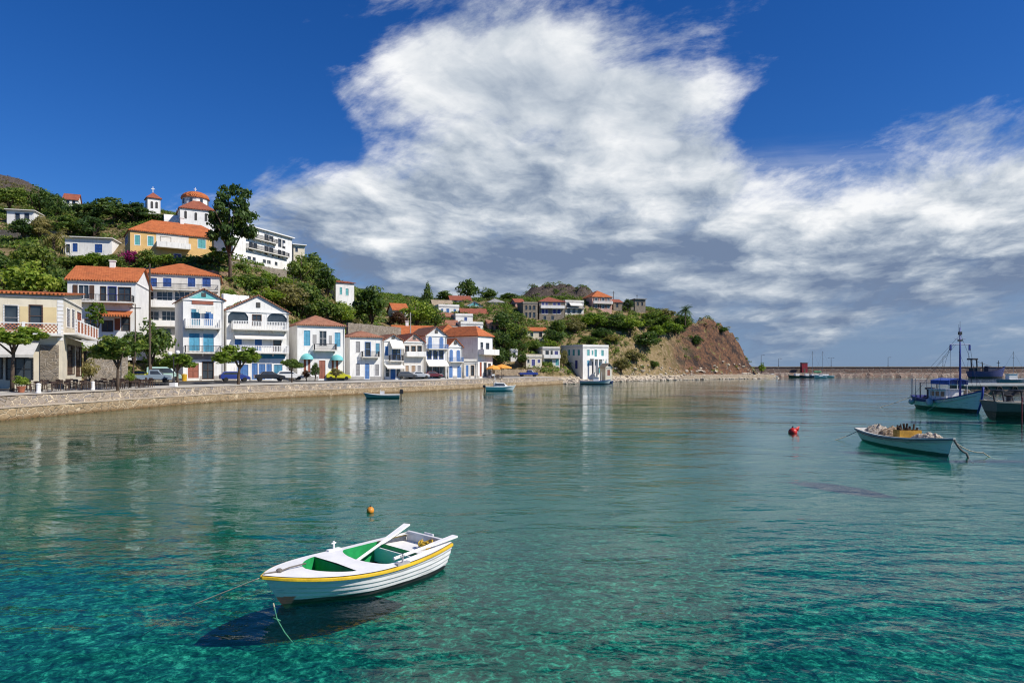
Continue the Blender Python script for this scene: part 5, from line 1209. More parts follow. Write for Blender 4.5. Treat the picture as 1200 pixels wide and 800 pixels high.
class Hull:
    def __init__(s, L, B, bow, mid, stern, draft, wt=.72, rake=.35, tm=.55, clinker=0.0, full=.5, trim=0.0):
        s.__dict__.update(locals())
    def hb(s, t):
        if t < s.tm: return s.B/2*max(0.0, 1-(1-t/s.tm)**2.3)**.82
        return s.B/2*(1-(1-s.wt)*((t-s.tm)/(1-s.tm))**2)
    def zg(s, t): return s.mid + (s.bow-s.mid)*max(0, 1-t/.6)**2 + (s.stern-s.mid)*max(0, (t-.45)/.55)**2
    def zk(s, t): return -s.draft + s.trim*(1-t) + (s.draft*.9)*max(0, (t-.75)/.25)**2*.4
    def pt(s, t, q, sg):
        p = s.full + (1-s.full)*max(0, 1-t*2.2)**1.5
        y = s.hb(t)*q**p; z = s.zk(t)+(s.zg(t)-s.zk(t))*q**1.15
        if s.clinker: y += s.clinker*(1-((q*7) % 1.0))*min(1, t*8)*(q > .2)
        x = t*s.L + s.rake*(1-q)*max(0, 1-t)**5 - (0 if t < .9 else (1-q)*.12*s.L/4*(t-.9)/.1)
        return (x, sg*y, z)
    def ring(s, t, nq=22):
        qs = [i/nq for i in range(nq+1)]
        return [s.pt(t, q, 1) for q in reversed(qs)] + [s.pt(t, q, -1) for q in qs[1:]]
    def shell(s, n=30):
        m = MB(); rs = [s.ring((i/n)**1.25) for i in range(n+1)]; m.loft(rs); k = len(rs[0]); o = len(m.v); m.v += rs[-1]; m.f.append(tuple(o+i for i in range(k))); return m
    def rail(s, w, h, out=.02, n=40, t0=0.0, t1=1.0, dz=0.0):
        """strip of section w x h running round the gunwale"""
        m = MB()
        for sg in (1, -1):
            rings = []
            for i in range(n+1):
                t = t0+(t1-t0)*i/n; y = s.hb(t); z = s.zg(t)+dz; x = t*s.L - (out if t < .02 else 0)
                rings.append([(x, sg*(y+out), z), (x, sg*(y+out), z-h), (x, sg*max(0, y+out-w), z-h), (x, sg*max(0, y+out-w), z)])
            m.loft(rings, close=True, caps=True)
        return m
    def deck(s, z_off, w_in, t0, t1, n=40):
        """deck from the gunwale inwards to w_in(x); returns (deck, [(x, w)])"""
        m = MB(); pts = []
        for sg in (1, -1):
            rings = []
            for i in range(n+1):
                t = t0+(t1-t0)*i/n; x = t*s.L; y = s.hb(t)-.015; wi = min(max(0.0, w_in(x, y)), max(0, y-.02)); z = s.zg(t)+z_off
                rings.append([(x, sg*max(y, 0), z), (x, sg*wi, z+.012)])
                if sg == 1: pts.append((x, wi, z))
            m.loft(rings)
        return m, pts

# -- the white and yellow rowing boat in front
BO = (-4.15, 11.36); BR = R(48)
dinghy = empty('rowing_boat', (*BO, 0), BR, 'white clinker rowing boat with yellow rubbing strip and green inside, moored over its own shadow', 'rowing boat')
hd = Hull(3.66, 1.86, .56, .43, .53, .20, wt=.74, rake=.42, clinker=.020, full=.20, trim=.10)
def redfoot(T, x, y, z, c):
    f = T.m('MULTIPLY', T.smooth(x, .50, .46), T.smooth(z, .17, .15))
    c = T.mix(f, c, (0.85, 0.20, 0.14))
    f2 = T.m('MULTIPLY', T.smooth(x, .34, .31), T.smooth(T.m('SUBTRACT', z, T.m('MULTIPLY', x, -.0)), .24, .22)); f3 = T.m('MULTIPLY', f2, T.smooth(z, .13, .16))
    return T.mix(f3, c, (0.74, 0.70, 0.66))
hd.shell(44).build('hull', bands_mat('white_boat_paint', [(.085, (0.020, 0.018, 0.022)), (9, (0.80, 0.79, 0.77))], .45, .22, redfoot), dinghy)
hd.rail(.05, .055, .03, dz=.0).build('rubbing_strip', pmat('yellow_boat_paint', (0.78, 0.50, 0.03), .4, .12, 4, .3, 30), dinghy, bevel=.008)
def wells(x, y):
    inn = y-.19
    if .80 < x < 1.42: return inn*math.sqrt(max(0, 1-((1.42-x)/.62)**2))
    if 1.84 < x < 2.82:
        e = min(1, (x-1.84)/.30); return inn*(1-(1-e)**2.6*.75)
    if 2.82 <= x < 3.54: return inn
    return 0.0
DK = pmat('white_deck_paint', (0.82, 0.81, 0.79), .45, .05, 3, .2, 25)
dk, pts = hd.deck(.012, wells, 0.0, 1.0, 110); dk.build('deck', DK, dinghy)
GRN = pmat('green_boat_paint', (0.02, 0.34, 0.10), .5, .2, 3, .3, 20)
for nm, a, b, mt in (('well_lining', .8, 1.42, GRN), ('well_lining', 1.84, 2.82, GRN)):
    m = MB(); ps = [p for p in pts if a-.03 <= p[0] <= b+.03 and p[1] > 0]
    for sg in (1, -1):
        m.loft([[(x, sg*w, z+.012), (x, sg*max(0, w-.03)*1.04, .10)] for x, w, z in ps])
    for k in (0, -1):
        x, w, z = ps[k]; m.quad((x, -w, z), (x, w, z), (x, w, .06), (x, -w, .06))
    m.build(nm, mt, dinghy)
m = MB()
for i in range(-4, 5): m.box(.85+.16*abs(i), 2.86, i*.105-.047, i*.105+.047, .085, .105+.004*(i % 2))
m.build('bottom_boards', GRN, dinghy)
m = MB(); m.box(1.40, 1.455, -.66, .66, .36, .412); m.box(1.81, 1.86, -.70, .70, .36, .412); m.build('thwart_edge', pmat('grey_boat_wood', (0.34, 0.34, 0.35), .6, .2, 4), dinghy)
m = MB(); zb = .39
m.quad((2.80, -.74, zb), (3.58, -.62, zb), (3.58, .62, zb), (2.80, .74, zb)); m.box(2.77, 2.81, -.68, .68, .10, zb+.005); m.build('stern_bench', DK, dinghy)
m = MB(); m.box(3.54, 3.62, -.60, .60, .36, .59); m.box(3.62, 3.66, -.14, .14, .34, .62); m.build('transom', pmat('pale_grey_paint', (0.62, 0.62, 0.63), .5, .08, 3), dinghy, bevel=.01)
m = MB(); m.box(1.15, 1.45, -.30, .10, .10, .24); m.build('foot_rest', pmat('grey_boat_wood', (0.34, 0.34, 0.35)), dinghy)
for x, sg in ((1.95, 1), (2.25, -1)):
    t = x/hd.L; y = sg*(hd.hb(t)-.05); z = hd.zg(t); m = MB(); m.box(x-.14, x+.14, y-.05, y+.05, z, z+.04); m.tube([(x, y, z+.02), (x, y, z+.19)], .018, 8); m.tube([(x-.05, y, z+.15), (x+.05, y, z+.15)], .014, 6); m.build('rowlock', DK if sg > 0 else pmat('grey_boat_wood', (0,)*3), dinghy)
m = MB(); m.tube([(.02, 0, .585), (.35, 0, .57), (.55, .10, .56), (.9, .16, .545)], .014, 6); m.lathe([(.05, .56), (.055, .595), (.03, .615)], .30, 0, 10); m.build('bow_cleat', pmat('dark_rope', (0.16, 0.14, 0.12), .9), dinghy)
def local(p, o=BO, r=BR): return (o[0]+p[0]*math.cos(r)-p[1]*math.sin(r), o[1]+p[0]*math.sin(r)+p[1]*math.cos(r), p[2])
def oar(label, a, b):
    A, B = Vector(local(a)), Vector(local(b)); d = (B-A); L = d.length; root = empty('oar', A, 0, label, 'oar', 'oars of the white rowing boat')
    root.rotation_euler = d.to_track_quat('X', 'Z').to_euler()
    m = MB(); m.tube([(0, 0, 0), (L*.62, 0, 0)], .03, 8); m.build('shaft', DK, root)
    m = MB(); m.prism([(L*.5, -.035, -.018), (L*.62, -.06, -.016), (L, -.075, -.012), (L, .075, -.012), (L*.62, .06, -.016), (L*.5, .035, -.018)], (0, 0, .034)); m.build('blade', DK, root)
oar('white oar slanting from the boat well over the far stern corner', (1.80, .10, .33), (3.72, .80, .66))
oar('white oar lying along the near side deck to the stern', (2.20, -.68, .515), (3.82, -.60, .62))
g = random.Random(3); m = MB()
for k in range(9):
    a = g.uniform(0, 6.28); c0 = local((3.36+g.uniform(-.04, .04), -.22+g.uniform(-.05, .05), .43+.012*k)); r = g.uniform(.06, .12)
    m.tube([(c0[0]+math.cos(a+i*.6)*r, c0[1]+math.sin(a+i*.6)*r*.9, c0[2]+.03*math.sin(i*1.7+k)) for i in range(9)], .014, 6)
tag(m.build('rope_bundle', pmat('yellow_rope', (0.62, 0.40, 0.04), .8, .3, 20), smooth=True), 'yellow rope bundle on the stern bench of the white rowing boat', 'rope')
RP = pmat('pale_rope', (0.50, 0.44, 0.32), .9, .2, 20)
def rope(label, pts, r=.014, sag=0.0, mat=None, n=14, group='mooring ropes'):
    m = MB(); P = [Vector(p) for p in pts]; out = []
    for a, b in zip(P[:-1], P[1:]):
        for i in range(n): t = i/n; p = a.lerp(b, t); p.z -= sag*4*t*(1-t); out.append(p)
    out.append(P[-1]); o = m.tube(out, r, 6).build('mooring_rope', mat or RP, smooth=True); tag(o, label, 'rope', group); return o
rope('long mooring rope from the white rowing boat bow into the water at left', [local((-.02, .02, .53)), (-5.35, 11.62, .02), (-6.6, 12.1, -.75)], .011)
m = MB(); a = Vector((-4.02, 11.5, .06)); b = Vector((-3.95, 11.47, -.2)); c_ = Vector((-3.70, 11.5, -.6))
o = m.tube([a, a.lerp(b, .5), b, b.lerp(c_, .5)+Vector((0, 0, -.03)), c_], .011, 6).tube([b+Vector((-.06, 0, .02)), b, b+Vector((.05, .03, -.04))], .012, 5).build('mooring_rope', RP, smooth=True); tag(o, 'short rope hanging from the red stem foot of the white rowing boat', 'rope', 'mooring ropes')
def buoy(label, px, py, r, mat, fin=False):
    Y = CAMZ*800/(py-432); root = empty('buoy', (px2(px, Y), Y, 0), 0, label, 'buoy'); m = MB()
    if fin: m.lathe([(.02, -.22), (r*.75, -.12), (r, .02), (r*.95, .14), (r*.7, .24), (.03, .34)], n=14); fl = [(-.1, 0, .15), (r*1.5, 0, .42), (r*1.25, 0, .12)]; m.prism([(p[0], -.05, p[2]) for p in fl], (0, .10, 0))
    else: m.lathe([(max(.005, r*math.cos(e)), r*.5+r*math.sin(e)) for e in np.linspace(-math.pi/2, math.pi/2, 11)], n=16)
    m.build('float', mat, root, smooth=True)
    m = MB(); m.tube([(0, 0, r*1.35 if not fin else .3), (0, 0, r*1.9 if not fin else .42)], r*.16, 6); m.build('eyelet', IRON, root)
buoy('small orange ball buoy floating beyond the white rowing boat', 434, 600, .105, pmat('orange_buoy', (0.70, 0.27, 0.03), .4, .2, 8))
buoy('red pointed buoy alone in open water', 929, 507, .27, pmat('red_buoy', (0.55, 0.025, 0.02), .4, .2, 4), True)

# -- white boat heaped with nets
nb = empty('net_boat', (20.05, 31.0, 0), R(90), 'open white fishing boat heaped with pale nets, moored near the red buoy', 'boat')
hn = Hull(7.6, 2.15, .86, .58, .68, .25, wt=.6, rake=.5, full=.42)
hn.shell(30).build('hull', bands_mat('old_white_boat_paint', [(.10, (0.05, 0.10, 0.09)), (9, (0.74, 0.73, 0.68))], .5, .2), nb)
hn.rail(.12, .09, .04).build('gunwale', pmat('worn_white_gunwale', (0.68, 0.64, 0.57), .6, .15, 3), nb)
hn.rail(.04, .035, .055, dz=-.075).build('rubbing_strip', pmat('dark_strake', (0.06, 0.05, 0.05), .6), nb)
m, _ = hn.deck(-.2, lambda x, y: 0, .02, .99, 40); m.build('deck', pmat('worn_deck', (0.45, 0.40, 0.33), .8, .2, 3), nb)
def netmat(key, a, b_):
    m = bpy.data.materials.new(key); m.use_nodes = True; nt = m.node_tree; T = NT(nt); b = nt.nodes['Principled BSDF']
    tc = T.n('ShaderNodeTexCoord').outputs['Object']; n = T.noise(tc, 6, 7, .75, 1.2); n2 = T.noise(tc, 26, 4, .7)
    c = T.ramp(n, [(.32, tuple(q*.25 for q in a)), (.5, a), (.68, b_)]); T.put(b.inputs['Base Color'], c); b.inputs['Roughness'].default_value = .95
    bp = T.n('ShaderNodeBump'); bp.inputs['Strength'].default_value = 1; bp.inputs['Distance'].default_value = .06; T.put(bp.inputs['Height'], T.m('ADD', n, n2)); T.put(b.inputs['Normal'], bp.outputs[0]); return m
def heap(label, x0, x1, wfrac, hgt, mat, hull, root, seed, group='nets heaped in the white boat'):
    nx, ny = 80, 36; m = MB(); rings = []
    for i in range(nx+1):
        x = x0+(x1-x0)*i/nx; t = x/hull.L; w = max(.02, hull.hb(t)-.10)*wfrac; e = math.sin(math.pi*i/nx)**.5 if 0 < i < nx else 0; ring = []
        for j in range(ny+1):
            u = j/ny*2-1; f = max(0, 1-abs(u)**3)*e
            z = hull.zg(t)-.16 + f*(hgt*(.55+.9*float(fbm(np.array(x*1.3+seed), np.array(u*1.6), 4, seed)+.25))+.14 + .42*float(abs(fbm(np.array(x*4.0+seed), np.array(u*4.5), 5, seed+9))))
            ring.append((x, u*w*(.25+.75*e), z))
        rings.append(ring)
    m.loft(rings); o = m.build('fishing_net', mat, smooth=True); o.location = root.location; o.rotation_euler = root.rotation_euler
    tag(o, label, 'fishing net', group); return o
NA, NB = netmat('tan_net', (0.34, 0.22, 0.12), (0.68, 0.58, 0.44)), netmat('white_net', (0.44, 0.36, 0.27), (0.80, 0.76, 0.68))
heap('pale white net heap in the bow of the net boat', .9, 2.9, .9, .24, NB, hn, nb, 3)
heap('tan net heap amidships in the net boat', 3.9, 5.6, .92, .34, NA, hn, nb, 8)
heap('cream net spread over the stern of the net boat', 5.5, 7.35, .9, .24, NB, hn, nb, 5)
def at_root(root, p):
    r = root.rotation_euler[2]; return Vector((root.location[0]+p[0]*math.cos(r)-p[1]*math.sin(r), root.location[1]+p[0]*math.sin(r)+p[1]*math.cos(r), root.location[2]+p[2]))
cr = empty('gear_crate', at_root(nb, (3.15, .25, .42)), R(90), 'yellow crate of brown fishing gear in the net boat', 'crate')
m = MB(); 
for b in ((0, .6, -.7, -.66), (0, .6, .36, .4), (0, .04, -.66, .36), (.56, .6, -.66, .36)): m.box(*b, .05, .5)
m.box(0, .6, -.7, .4, 0, .06); m.build('box', pmat('yellow_crate', (0.55, 0.30, 0.04), .6, .2, 4), cr)
m = MB()
for k in range(14): a = g.uniform(0, 6.28); x, y = g.uniform(.1, .5), g.uniform(-.6, .3); m.tube([(x, y, .15), (x+math.cos(a)*.08, y+math.sin(a)*.15, g.uniform(.5, .85))], g.uniform(.03, .07), 6)
m.build('fishing_gear', pmat('brown_gear', (0.10, 0.055, 0.03), .8, .4, 6), cr)
rope('thin rope from the net boat stern towards the left', [(19.65, 38.4, .62), (17.6, 38.6, -.15)], .02, .12)
rope('heavy knotted rope from the net boat bow into the water', [(20.06, 31.0, .8), (20.5, 30.8, .2), (20.75, 30.7, -.2)], .05, .12, pmat('dark_rope', (0,)*3))
rope('slack thin rope from the net boat bow to the right', [(20.06, 31.0, .72), (21.4, 31.0, .2), (22.6, 31.2, -.1)], .022, .15)

# -- blue and white fishing caique
fb = empty('fishing_boat', (42.4, 61.5, 0), R(90), 'wooden fishing boat with tall blue mast, blue canopy and grey white hull', 'fishing boat')
hf = Hull(9.8, 2.8, 2.05, 1.02, 1.28, .35, wt=.55, rake=.75, tm=.55, full=.45)
def bluestern(T, x, y, z, c): return T.mix(T.m('MULTIPLY', T.smooth(x, 5.1, 5.3), T.smooth(z, .70, .72)), c, (0.035, 0.04, 0.22))
hf.shell(34).build('hull', bands_mat('caique_paint', [(.30, (0.012, 0.011, 0.014)), (9, (0.76, 0.77, 0.75))], .45, .2, bluestern), fb)
BLU = pmat('blue_boat_paint', (0.03, 0.05, 0.28), .45, .15, 3)
hf.rail(.14, .10, .05).build('gunwale', BLU, fb)
m = MB(); m.tube([(.72, 0, -.2), (.30, 0, .7), (.03, 0, 1.6), (-.08, 0, 2.35)], .09, 8); m.build('stem_post', BLU, fb, smooth=True)
m, _ = hf.deck(-.35, lambda x, y: 0, .03, .98, 30); m.build('deck', pmat('worn_deck', (0,)*3), fb)
WP = pmat('white_boat_cabin_paint', (0.72, 0.72, 0.71), .5, .1, 2)
cab = MB(); cab.box(3.9, 6.6, -.85, .85, .7, 1.95); cab.box(3.8, 6.7, -.95, .95, 1.95, 2.03); cabo = cab.build('cabin', WP, fb, bevel=.03)
m = MB()
for x in (4.1, 4.9, 5.7): m.box(x, x+.55, .848, .87, 1.35, 1.8); m.box(x, x+.55, -.87, -.848, 1.35, 1.8)
m.build('cabin_window', GLASS, cabo)
m = MB(); m.prism([(3.3, -.9, 2.9), (3.3, 0, 3.1), (3.3, .9, 2.9), (3.3, .9, 2.5), (3.3, .87, 2.5), (3.3, .87, 2.88), (3.3, 0, 3.06), (3.3, -.87, 2.88), (3.3, -.87, 2.5), (3.3, -.9, 2.5)], (2.9, 0, 0)); cn = m.build('canopy', pmat('blue_canvas', (0.05, 0.11, 0.42), .7, .15, 2), fb)
m = MB()
for x in (3.4, 4.8, 6.1):
    for y in (-.86, .86): m.tube([(x, y, .7), (x, y, 2.88)], .03, 6)
m.build('canopy_frame', WP, cn)
mm = MB(); mm.tube([(3.1, 0, .5), (3.1, 0, 5.2), (3.1, 0, 7.9)], .11, 8, .05); mast = mm.build('mast', BLU, fb, smooth=True)
m = MB(); m.tube([(3.1, -.95, 6.3), (3.1, .95, 6.3)], .04, 6); m.tube([(3.1, -.5, 6.85), (3.1, .5, 6.85)], .03, 6)
for y in (-.9, .9): m.box(3.04, 3.16, y-.07, y+.07, 5.75, 6.25)
m.build('crosstree', BLU, mast)
m = MB(); m.box(3.0, 3.2, -.14, .14, 7.2, 7.5); m.box(3.02, 3.18, -.2, .2, 6.6, 6.75); m.tube([(3.1, 0, 7.8), (3.1, 0, 8.5)], .015, 5); m.tube([(3.1, .12, 7.5), (3.1, .12, 8.2)], .012, 5); m.build('mast_light', IRON, mast)
m = MB()
for a, b in (((3.1, .9, 6.3), (4.6, 1.45, 1.1)), ((3.1, .9, 6.3), (2.4, 1.3, 1.3)), ((3.1, -.9, 6.3), (4.6, -1.45, 1.1)), ((3.1, -.9, 6.3), (2.4, -1.3, 1.3)), ((3.1, 0, 7.4), (.1, 0, 2.2)), ((3.1, 0, 7.2), (9.4, 0, 3.0)), ((3.1, .4, 6.3), (8.5, 1.2, 1.3)), ((3.1, .1, 5.6), (1.0, 0, 1.9)), ((3.1, .6, 6.3), (6.2, 1.3, 3.0))): m.tube([a, b], .014, 4)
m.build('rigging', pmat('rigging_wire', (0.05, 0.05, 0.07), .5), mast)
m = MB()
for x, y in ((9.5, .7), (9.2, 1.0), (8.1, 1.25), (9.4, -.7)): m.tube([(x, y, .9), (x+.05, y, 3.0)], .035, 6)
m.tube([(9.5, .7, 2.9), (9.4, -.7, 2.9)], .03, 6); m.build('stern_post', pmat('grey_metal', (0.25, 0.26, 0.28), .4, .1, 4, metal=.6), fb)
m = MB(); m.lathe([(.25, .8), (.48, .85), (.48, 1.0), (.3, 1.05), (.3, 1.9), (.48, 1.95), (.48, 2.1), (.2, 2.15)], 7.4, .2, 14); m.box(7.0, 7.7, -.7, .9, .6, 1.15); m.tube([(7.9, -.8, .7), (7.9, -.8, 2.6), (7.9, .9, 2.6), (7.9, .9, .7)], .06, 6); m.box(6.9, 8.1, -.9, -.2, .7, 1.5); m.build('net_hauler', pmat('dark_machinery', (0.05, 0.05, 0.06), .6, .4, 4), fb)
def fender(label, p, r=.28, l=.8):
    m = MB(); m.lathe([(.03, -l/2), (r*.7, -l/2+.08), (r, -l*.2), (r, l*.2), (r*.7, l/2-.08), (.05, l/2), (.02, l/2+.25)], n=12); o = m.build('fender', pmat('dirty_white_rubber', (0.50, 0.48, 0.44), .6, .2, 3), smooth=True)
    o.location = p; o.rotation_euler = (g.uniform(-.3, .3), .9, 1.0); tag(o, label, 'fender', 'fenders of the fishing boat')
fender('big pale fender hung amidships on the fishing boat', at_root(fb, (5.0, 1.72, .75)), .32, .95)
fender('pale fender at the stern quarter of the fishing boat', at_root(fb, (8.6, 1.35, .65)), .30, .6)
fender('white fender hanging on the far side of the fishing boat bow', at_root(fb, (1.2, -1.15, .8)), .28, .8)
m = MB()
for k in range(30): a = g.uniform(0, 6.28); m.tube([at_root(fb, (1.6+g.uniform(0, 1.0), g.uniform(-.6, .6), .95+g.uniform(0, .5))), at_root(fb, (1.6+g.uniform(0, 1.0), g.uniform(-.6, .6), .95+g.uniform(0, .5)))], .07, 6)
tag(m.build('net_pile', pmat('orange_brown_net', (0.30, 0.10, 0.05), .9, .4, 4), smooth=True), 'reddish net pile on the foredeck of the fishing boat', 'fishing net')
rope('taut rope from the fishing boat stern to the left', [at_root(fb, (9.6, .6, 1.2)), (38.2, 71.5, -.1)], .03, .1)
rope('yellowish rope slanting down across the fishing boat hull', [at_root(fb, (3.0, 1.5, 1.1)), at_root(fb, (4.2, 2.6, -.1))], .025, .05)
rope('pale rope from the fishing boat bow down to the right', [at_root(fb, (.2, -.15, 1.9)), at_root(fb, (-3.5, -2.6, -.15))], .035, .15)

# -- dark boat cut by the right picture edge
db = empty('workboat', (50.5, 54.5, 0), R(172), 'dark grey workboat with pale deck edge at the right picture border', 'boat')
hw = Hull(11.5, 3.2, 1.75, 1.25, 1.4, .4, wt=.8, rake=.5)
hw.shell(24).build('hull', bands_mat('dark_hull_paint', [(.55, (0.012, 0.010, 0.012)), (9, (0.085, 0.085, 0.09))], .5, .2), db)
hw.rail(.22, .12, .06).build('gunwale', pmat('cream_gunwale', (0.50, 0.42, 0.33), .7, .15, 3), db)
m, _ = hw.deck(-.12, lambda x, y: 0, .02, .99, 24); m.build('deck', pmat('worn_deck', (0,)*3), db)
m = MB()
for x in (9.2, 10.6):
    for y in (-.7, .7): m.tube([(x, y, 1.1), (x+.2, y, 2.2)], .07, 6)
m.tube([(9.4, -.9, 2.2), (9.4, .9, 2.2)], .1, 8); m.tube([(10.8, -.9, 2.2), (10.8, .9, 2.2)], .1, 8); m.box(9.2, 11.0, -.12, .12, 1.9, 2.15); m.lathe([(.3, 1.2), (.45, 1.25), (.2, 1.4), (.2, 1.7), (.45, 1.85), (.3, 1.9)], 9.9, 0, 12); m.build('winch_frame', pmat('dark_machinery', (0,)*3), db)
m = MB(); m.lathe([(.04, -1.5), (.04, 1.75), (.06, 1.8), (.02, 1.9)], n=10); o = m.build('mooring_post', pmat('red_paint', (0.16, 0.012, 0.02), .5, .2, 3)); o.location = (px2(1197.5, 52), 52, 0); tag(o, 'thin red mooring post at the right picture border', 'post')

# -- boats along the quay
sk = empty('skiff', (px2(426, 93)-.0, 93, 0), R(10), 'low blue grey skiff with dark outboard motor below the quay wall', 'motorboat')
hs = Hull(4.9, 1.8, .75, .50, .52, .2, wt=.85, rake=.5)
hs.shell(20).build('hull', bands_mat('skiff_paint', [(.08, (0.03, 0.07, 0.08)), (9, (0.24, 0.36, 0.40))], .45, .15), sk); hs.rail(.08, .07, .03).build('gunwale', TRIM, sk)
m, _ = hs.deck(-.2, lambda x, y: 0, .02, .99, 20); m.build('deck', pmat('pale_grey_paint', (0,)*3), sk)
m = MB(); m.box(2.2, 2.8, -.3, .3, .3, .95); m.prism([(2.2, -.3, .95), (2.2, .3, .95), (2.35, .3, 1.25), (2.35, -.3, 1.25)], (.04, 0, 0)); m.build('console', WP, sk)
om = MB(); om.box(4.85, 5.35, -.2, .2, .55, 1.05); om.prism([(4.85, -.2, 1.05), (5.35, -.2, 1.05), (5.2, -.12, 1.2), (4.95, -.12, 1.2)], (0, .3, 0)); om.box(4.98, 5.12, -.08, .08, -.35, .55); om.lathe([(.02, -.35), (.16, -.3), (.16, -.2), (.03, -.15)], 5.1, 0, 10); om.build('outboard_motor', pmat('black_plastic', (0.02, 0.02, 0.022), .4, .1, 5), sk, bevel=.03)
mb_ = empty('motorboat', (px2(604.5, 124), 124, 0), R(188), 'white cabin motorboat with dark window band by the orange parasol', 'motorboat')
hm = Hull(5.6, 2.1, 1.05, .80, .85, .25, wt=.88, rake=.8, full=.55)
hm.shell(22).build('hull', bands_mat('motorboat_paint', [(.14, (0.05, 0.20, 0.24)), (9, (0.66, 0.72, 0.74))], .3, .08), mb_); hm.rail(.10, .09, .03).build('gunwale', TRIM, mb_)
m, _ = hm.deck(-.05, lambda x, y: 0, .02, .99, 20); m.build('deck', WP, mb_)
cb = MB(); cb.loft([[(x, -w, .75), (x, -w*.85, h), (x, w*.85, h), (x, w, .75)] for x, w, h in ((1.5, .6, .85), (2.2, .8, 1.45), (3.4, .85, 1.55), (4.0, .85, 1.5))], caps=True); cbo = cb.build('cabin', WP, mb_)
m = MB()
for y in (-1, 1): m.prism([(2.0, y*.80, 1.0), (3.85, y*.875, 1.0), (3.85, y*.80, 1.38), (2.3, y*.77, 1.33)], (0, y*.05, 0))
m.build('cabin_window', GLASS, cbo)
m = MB(); m.tube([(3.6, -.8, 1.5), (3.9, -.8, 2.4), (3.9, .8, 2.4), (3.6, .8, 1.5)], .035, 6); m.tube([(3.9, 0, 2.4), (3.9, 0, 3.1)], .02, 5); m.prism([(3.92, 0, 2.75), (3.92, 0, 3.05), (4.4, .1, 3.0), (4.4, .1, 2.72)], (0, .02, 0)); m.build('radar_arch', TRIM, mb_)
om2 = MB(); om2.box(5.55, 6.0, -.2, .2, .6, 1.1); om2.box(5.68, 5.8, -.07, .07, -.3, .6); om2.build('outboard_motor', pmat('black_plastic', (0,)*3), mb_, bevel=.03)
rb = empty('moored_boat', (px2(716, 178), 178, 0), R(176), 'long grey white open boat at the shore below the white mansion', 'boat')
hr = Hull(8.2, 2.3, 1.25, .8, .85, .3, wt=.6, rake=.7)
hr.shell(20).build('hull', bands_mat('grey_white_paint', [(.2, (0.05, 0.06, 0.07)), (9, (0.50, 0.56, 0.58))], .45, .15), rb); hr.rail(.10, .10, .03).build('gunwale', C['deep'], rb)
m, _ = hr.deck(-.2, lambda x, y: 0, .02, .99, 20); m.build('deck', WP, rb)
m = MB(); m.box(3.2, 4.6, -.6, .6, .5, 1.7); m.box(3.1, 4.7, -.7, .7, 1.7, 1.8); m.build('cabin', WP, rb)
m = MB(); m.tube([(2.5, 0, .8), (2.5, 0, 3.2)], .04, 6); m.build('mast', TRIM, rb)
b2 = empty('rowing_boat', (px2(719, 186), 186, 0), R(170), 'small dark blue boat tucked behind the grey white open boat', 'rowing boat')
h2 = Hull(5, 1.8, .9, .6, .65, .2, wt=.6); h2.shell(16).build('hull', bands_mat('dark_blue_paint', [(9, (0.03, 0.06, 0.16))], .5), b2); h2.rail(.08, .08, .03).build('gunwale', TRIM, b2); m, _ = h2.deck(-.15, lambda x, y: 0, .02, .99, 16); m.build('deck', WP, b2)

# ------------------------------------------------------------------ breakwater, jetty and what is on and by them
BWM = stone_mat('breakwater_stone', (0.30, 0.20, 0.15), (0.20, 0.16, 0.14), (0.30, 0.25, 0.2), .35, .9, .9)
BY = 322
bw = empty('breakwater', (110, BY, 0), 0, 'long low stone breakwater closing the harbour on the right', 'breakwater')
m = MB(); m.box(2, 260, 0, 9, -3, 2.2); 
jr = random.Random(5); ring = []
for i in range(130):
    x = 2+i*2; ring.append([(x, -3.0+jr.uniform(-.8, .8), -1), (x, -1.6+jr.uniform(-.6, .6), 1.0+jr.uniform(-.4, .5)), (x, -.2, 2.0+jr.uniform(-.2, .4))])
m.loft(ring); m.build('lower_quay', BWM, bw)
m = MB(); m.box(4, 260, 5.2, 8, 2.2, 4.85); m.build('upper_wall', BWM, bw)
m = MB(); m.box(3.6, 260.4, 4.9, 8.3, 4.855, 5.1); m.build('coping', PAVE, bw)
sq = MB(); pl = offs(dense([SHORE[k] for k in (14, 15, 16, 17)], 2.5), .6); jr = random.Random(8)
sq.loft([[(x, y, -1), (x, y, min(1.5, .25+i*.5)+jr.uniform(-.1, .1)), (x2, y2, min(1.6, .3+i*.5)), (x2, y2, -1)] for i, ((x, y), (x2, y2)) in enumerate(zip(pl, offs(pl, 3.2)))], caps=True)
tag(sq.build('shore_wall', stone_mat('shore_masonry', (0.50, 0.40, 0.28), (0.36, 0.28, 0.2), (0.52, 0.45, 0.34), .9)), 'low pale stone quay wall along the foot of the brown cliff', 'wall')
def lamp_post(px, Y, top, z0, label, twin=False, group='lamp posts on the breakwater'):
    r = empty('lamp_post', (px2(px, Y), Y, z0), 0, label, 'lamp post', group); h = pz(top, Y)-z0; m = MB()
    m.lathe([(.22, 0), (.2, .5), (.11, .6), (.08, h-.3), (.06, h)], n=8); m.build('pole', IRON, r)
    m = MB(); m.tube([(0, 0, h-.1), (.5, 0, h+.1), (1.1, 0, h)], .05, 6); m.box(.8, 1.5, -.15, .15, h-.12, h+.03)
    if twin: m.tube([(0, 0, h-.1), (-.5, 0, h+.1), (-1.1, 0, h)], .05, 6); m.box(-1.5, -.8, -.15, .15, h-.12, h+.03)
    m.build('lamp_head', IRON, r)
lamp_post(912.5, BY+7, 420, 4.9, 'leftmost lamp post on the breakwater, left of the red hut')
lamp_post(974, BY+7, 419, 4.9, 'twin armed lamp post just right of the two sailing boat masts', True)
lamp_post(1040.7, BY+7, 418.5, 4.9, 'lamp post alone on the middle of the breakwater')
lamp_post(1105, BY+7, 417.5, 4.9, 'lamp post on the breakwater left of the fishing boat mast')
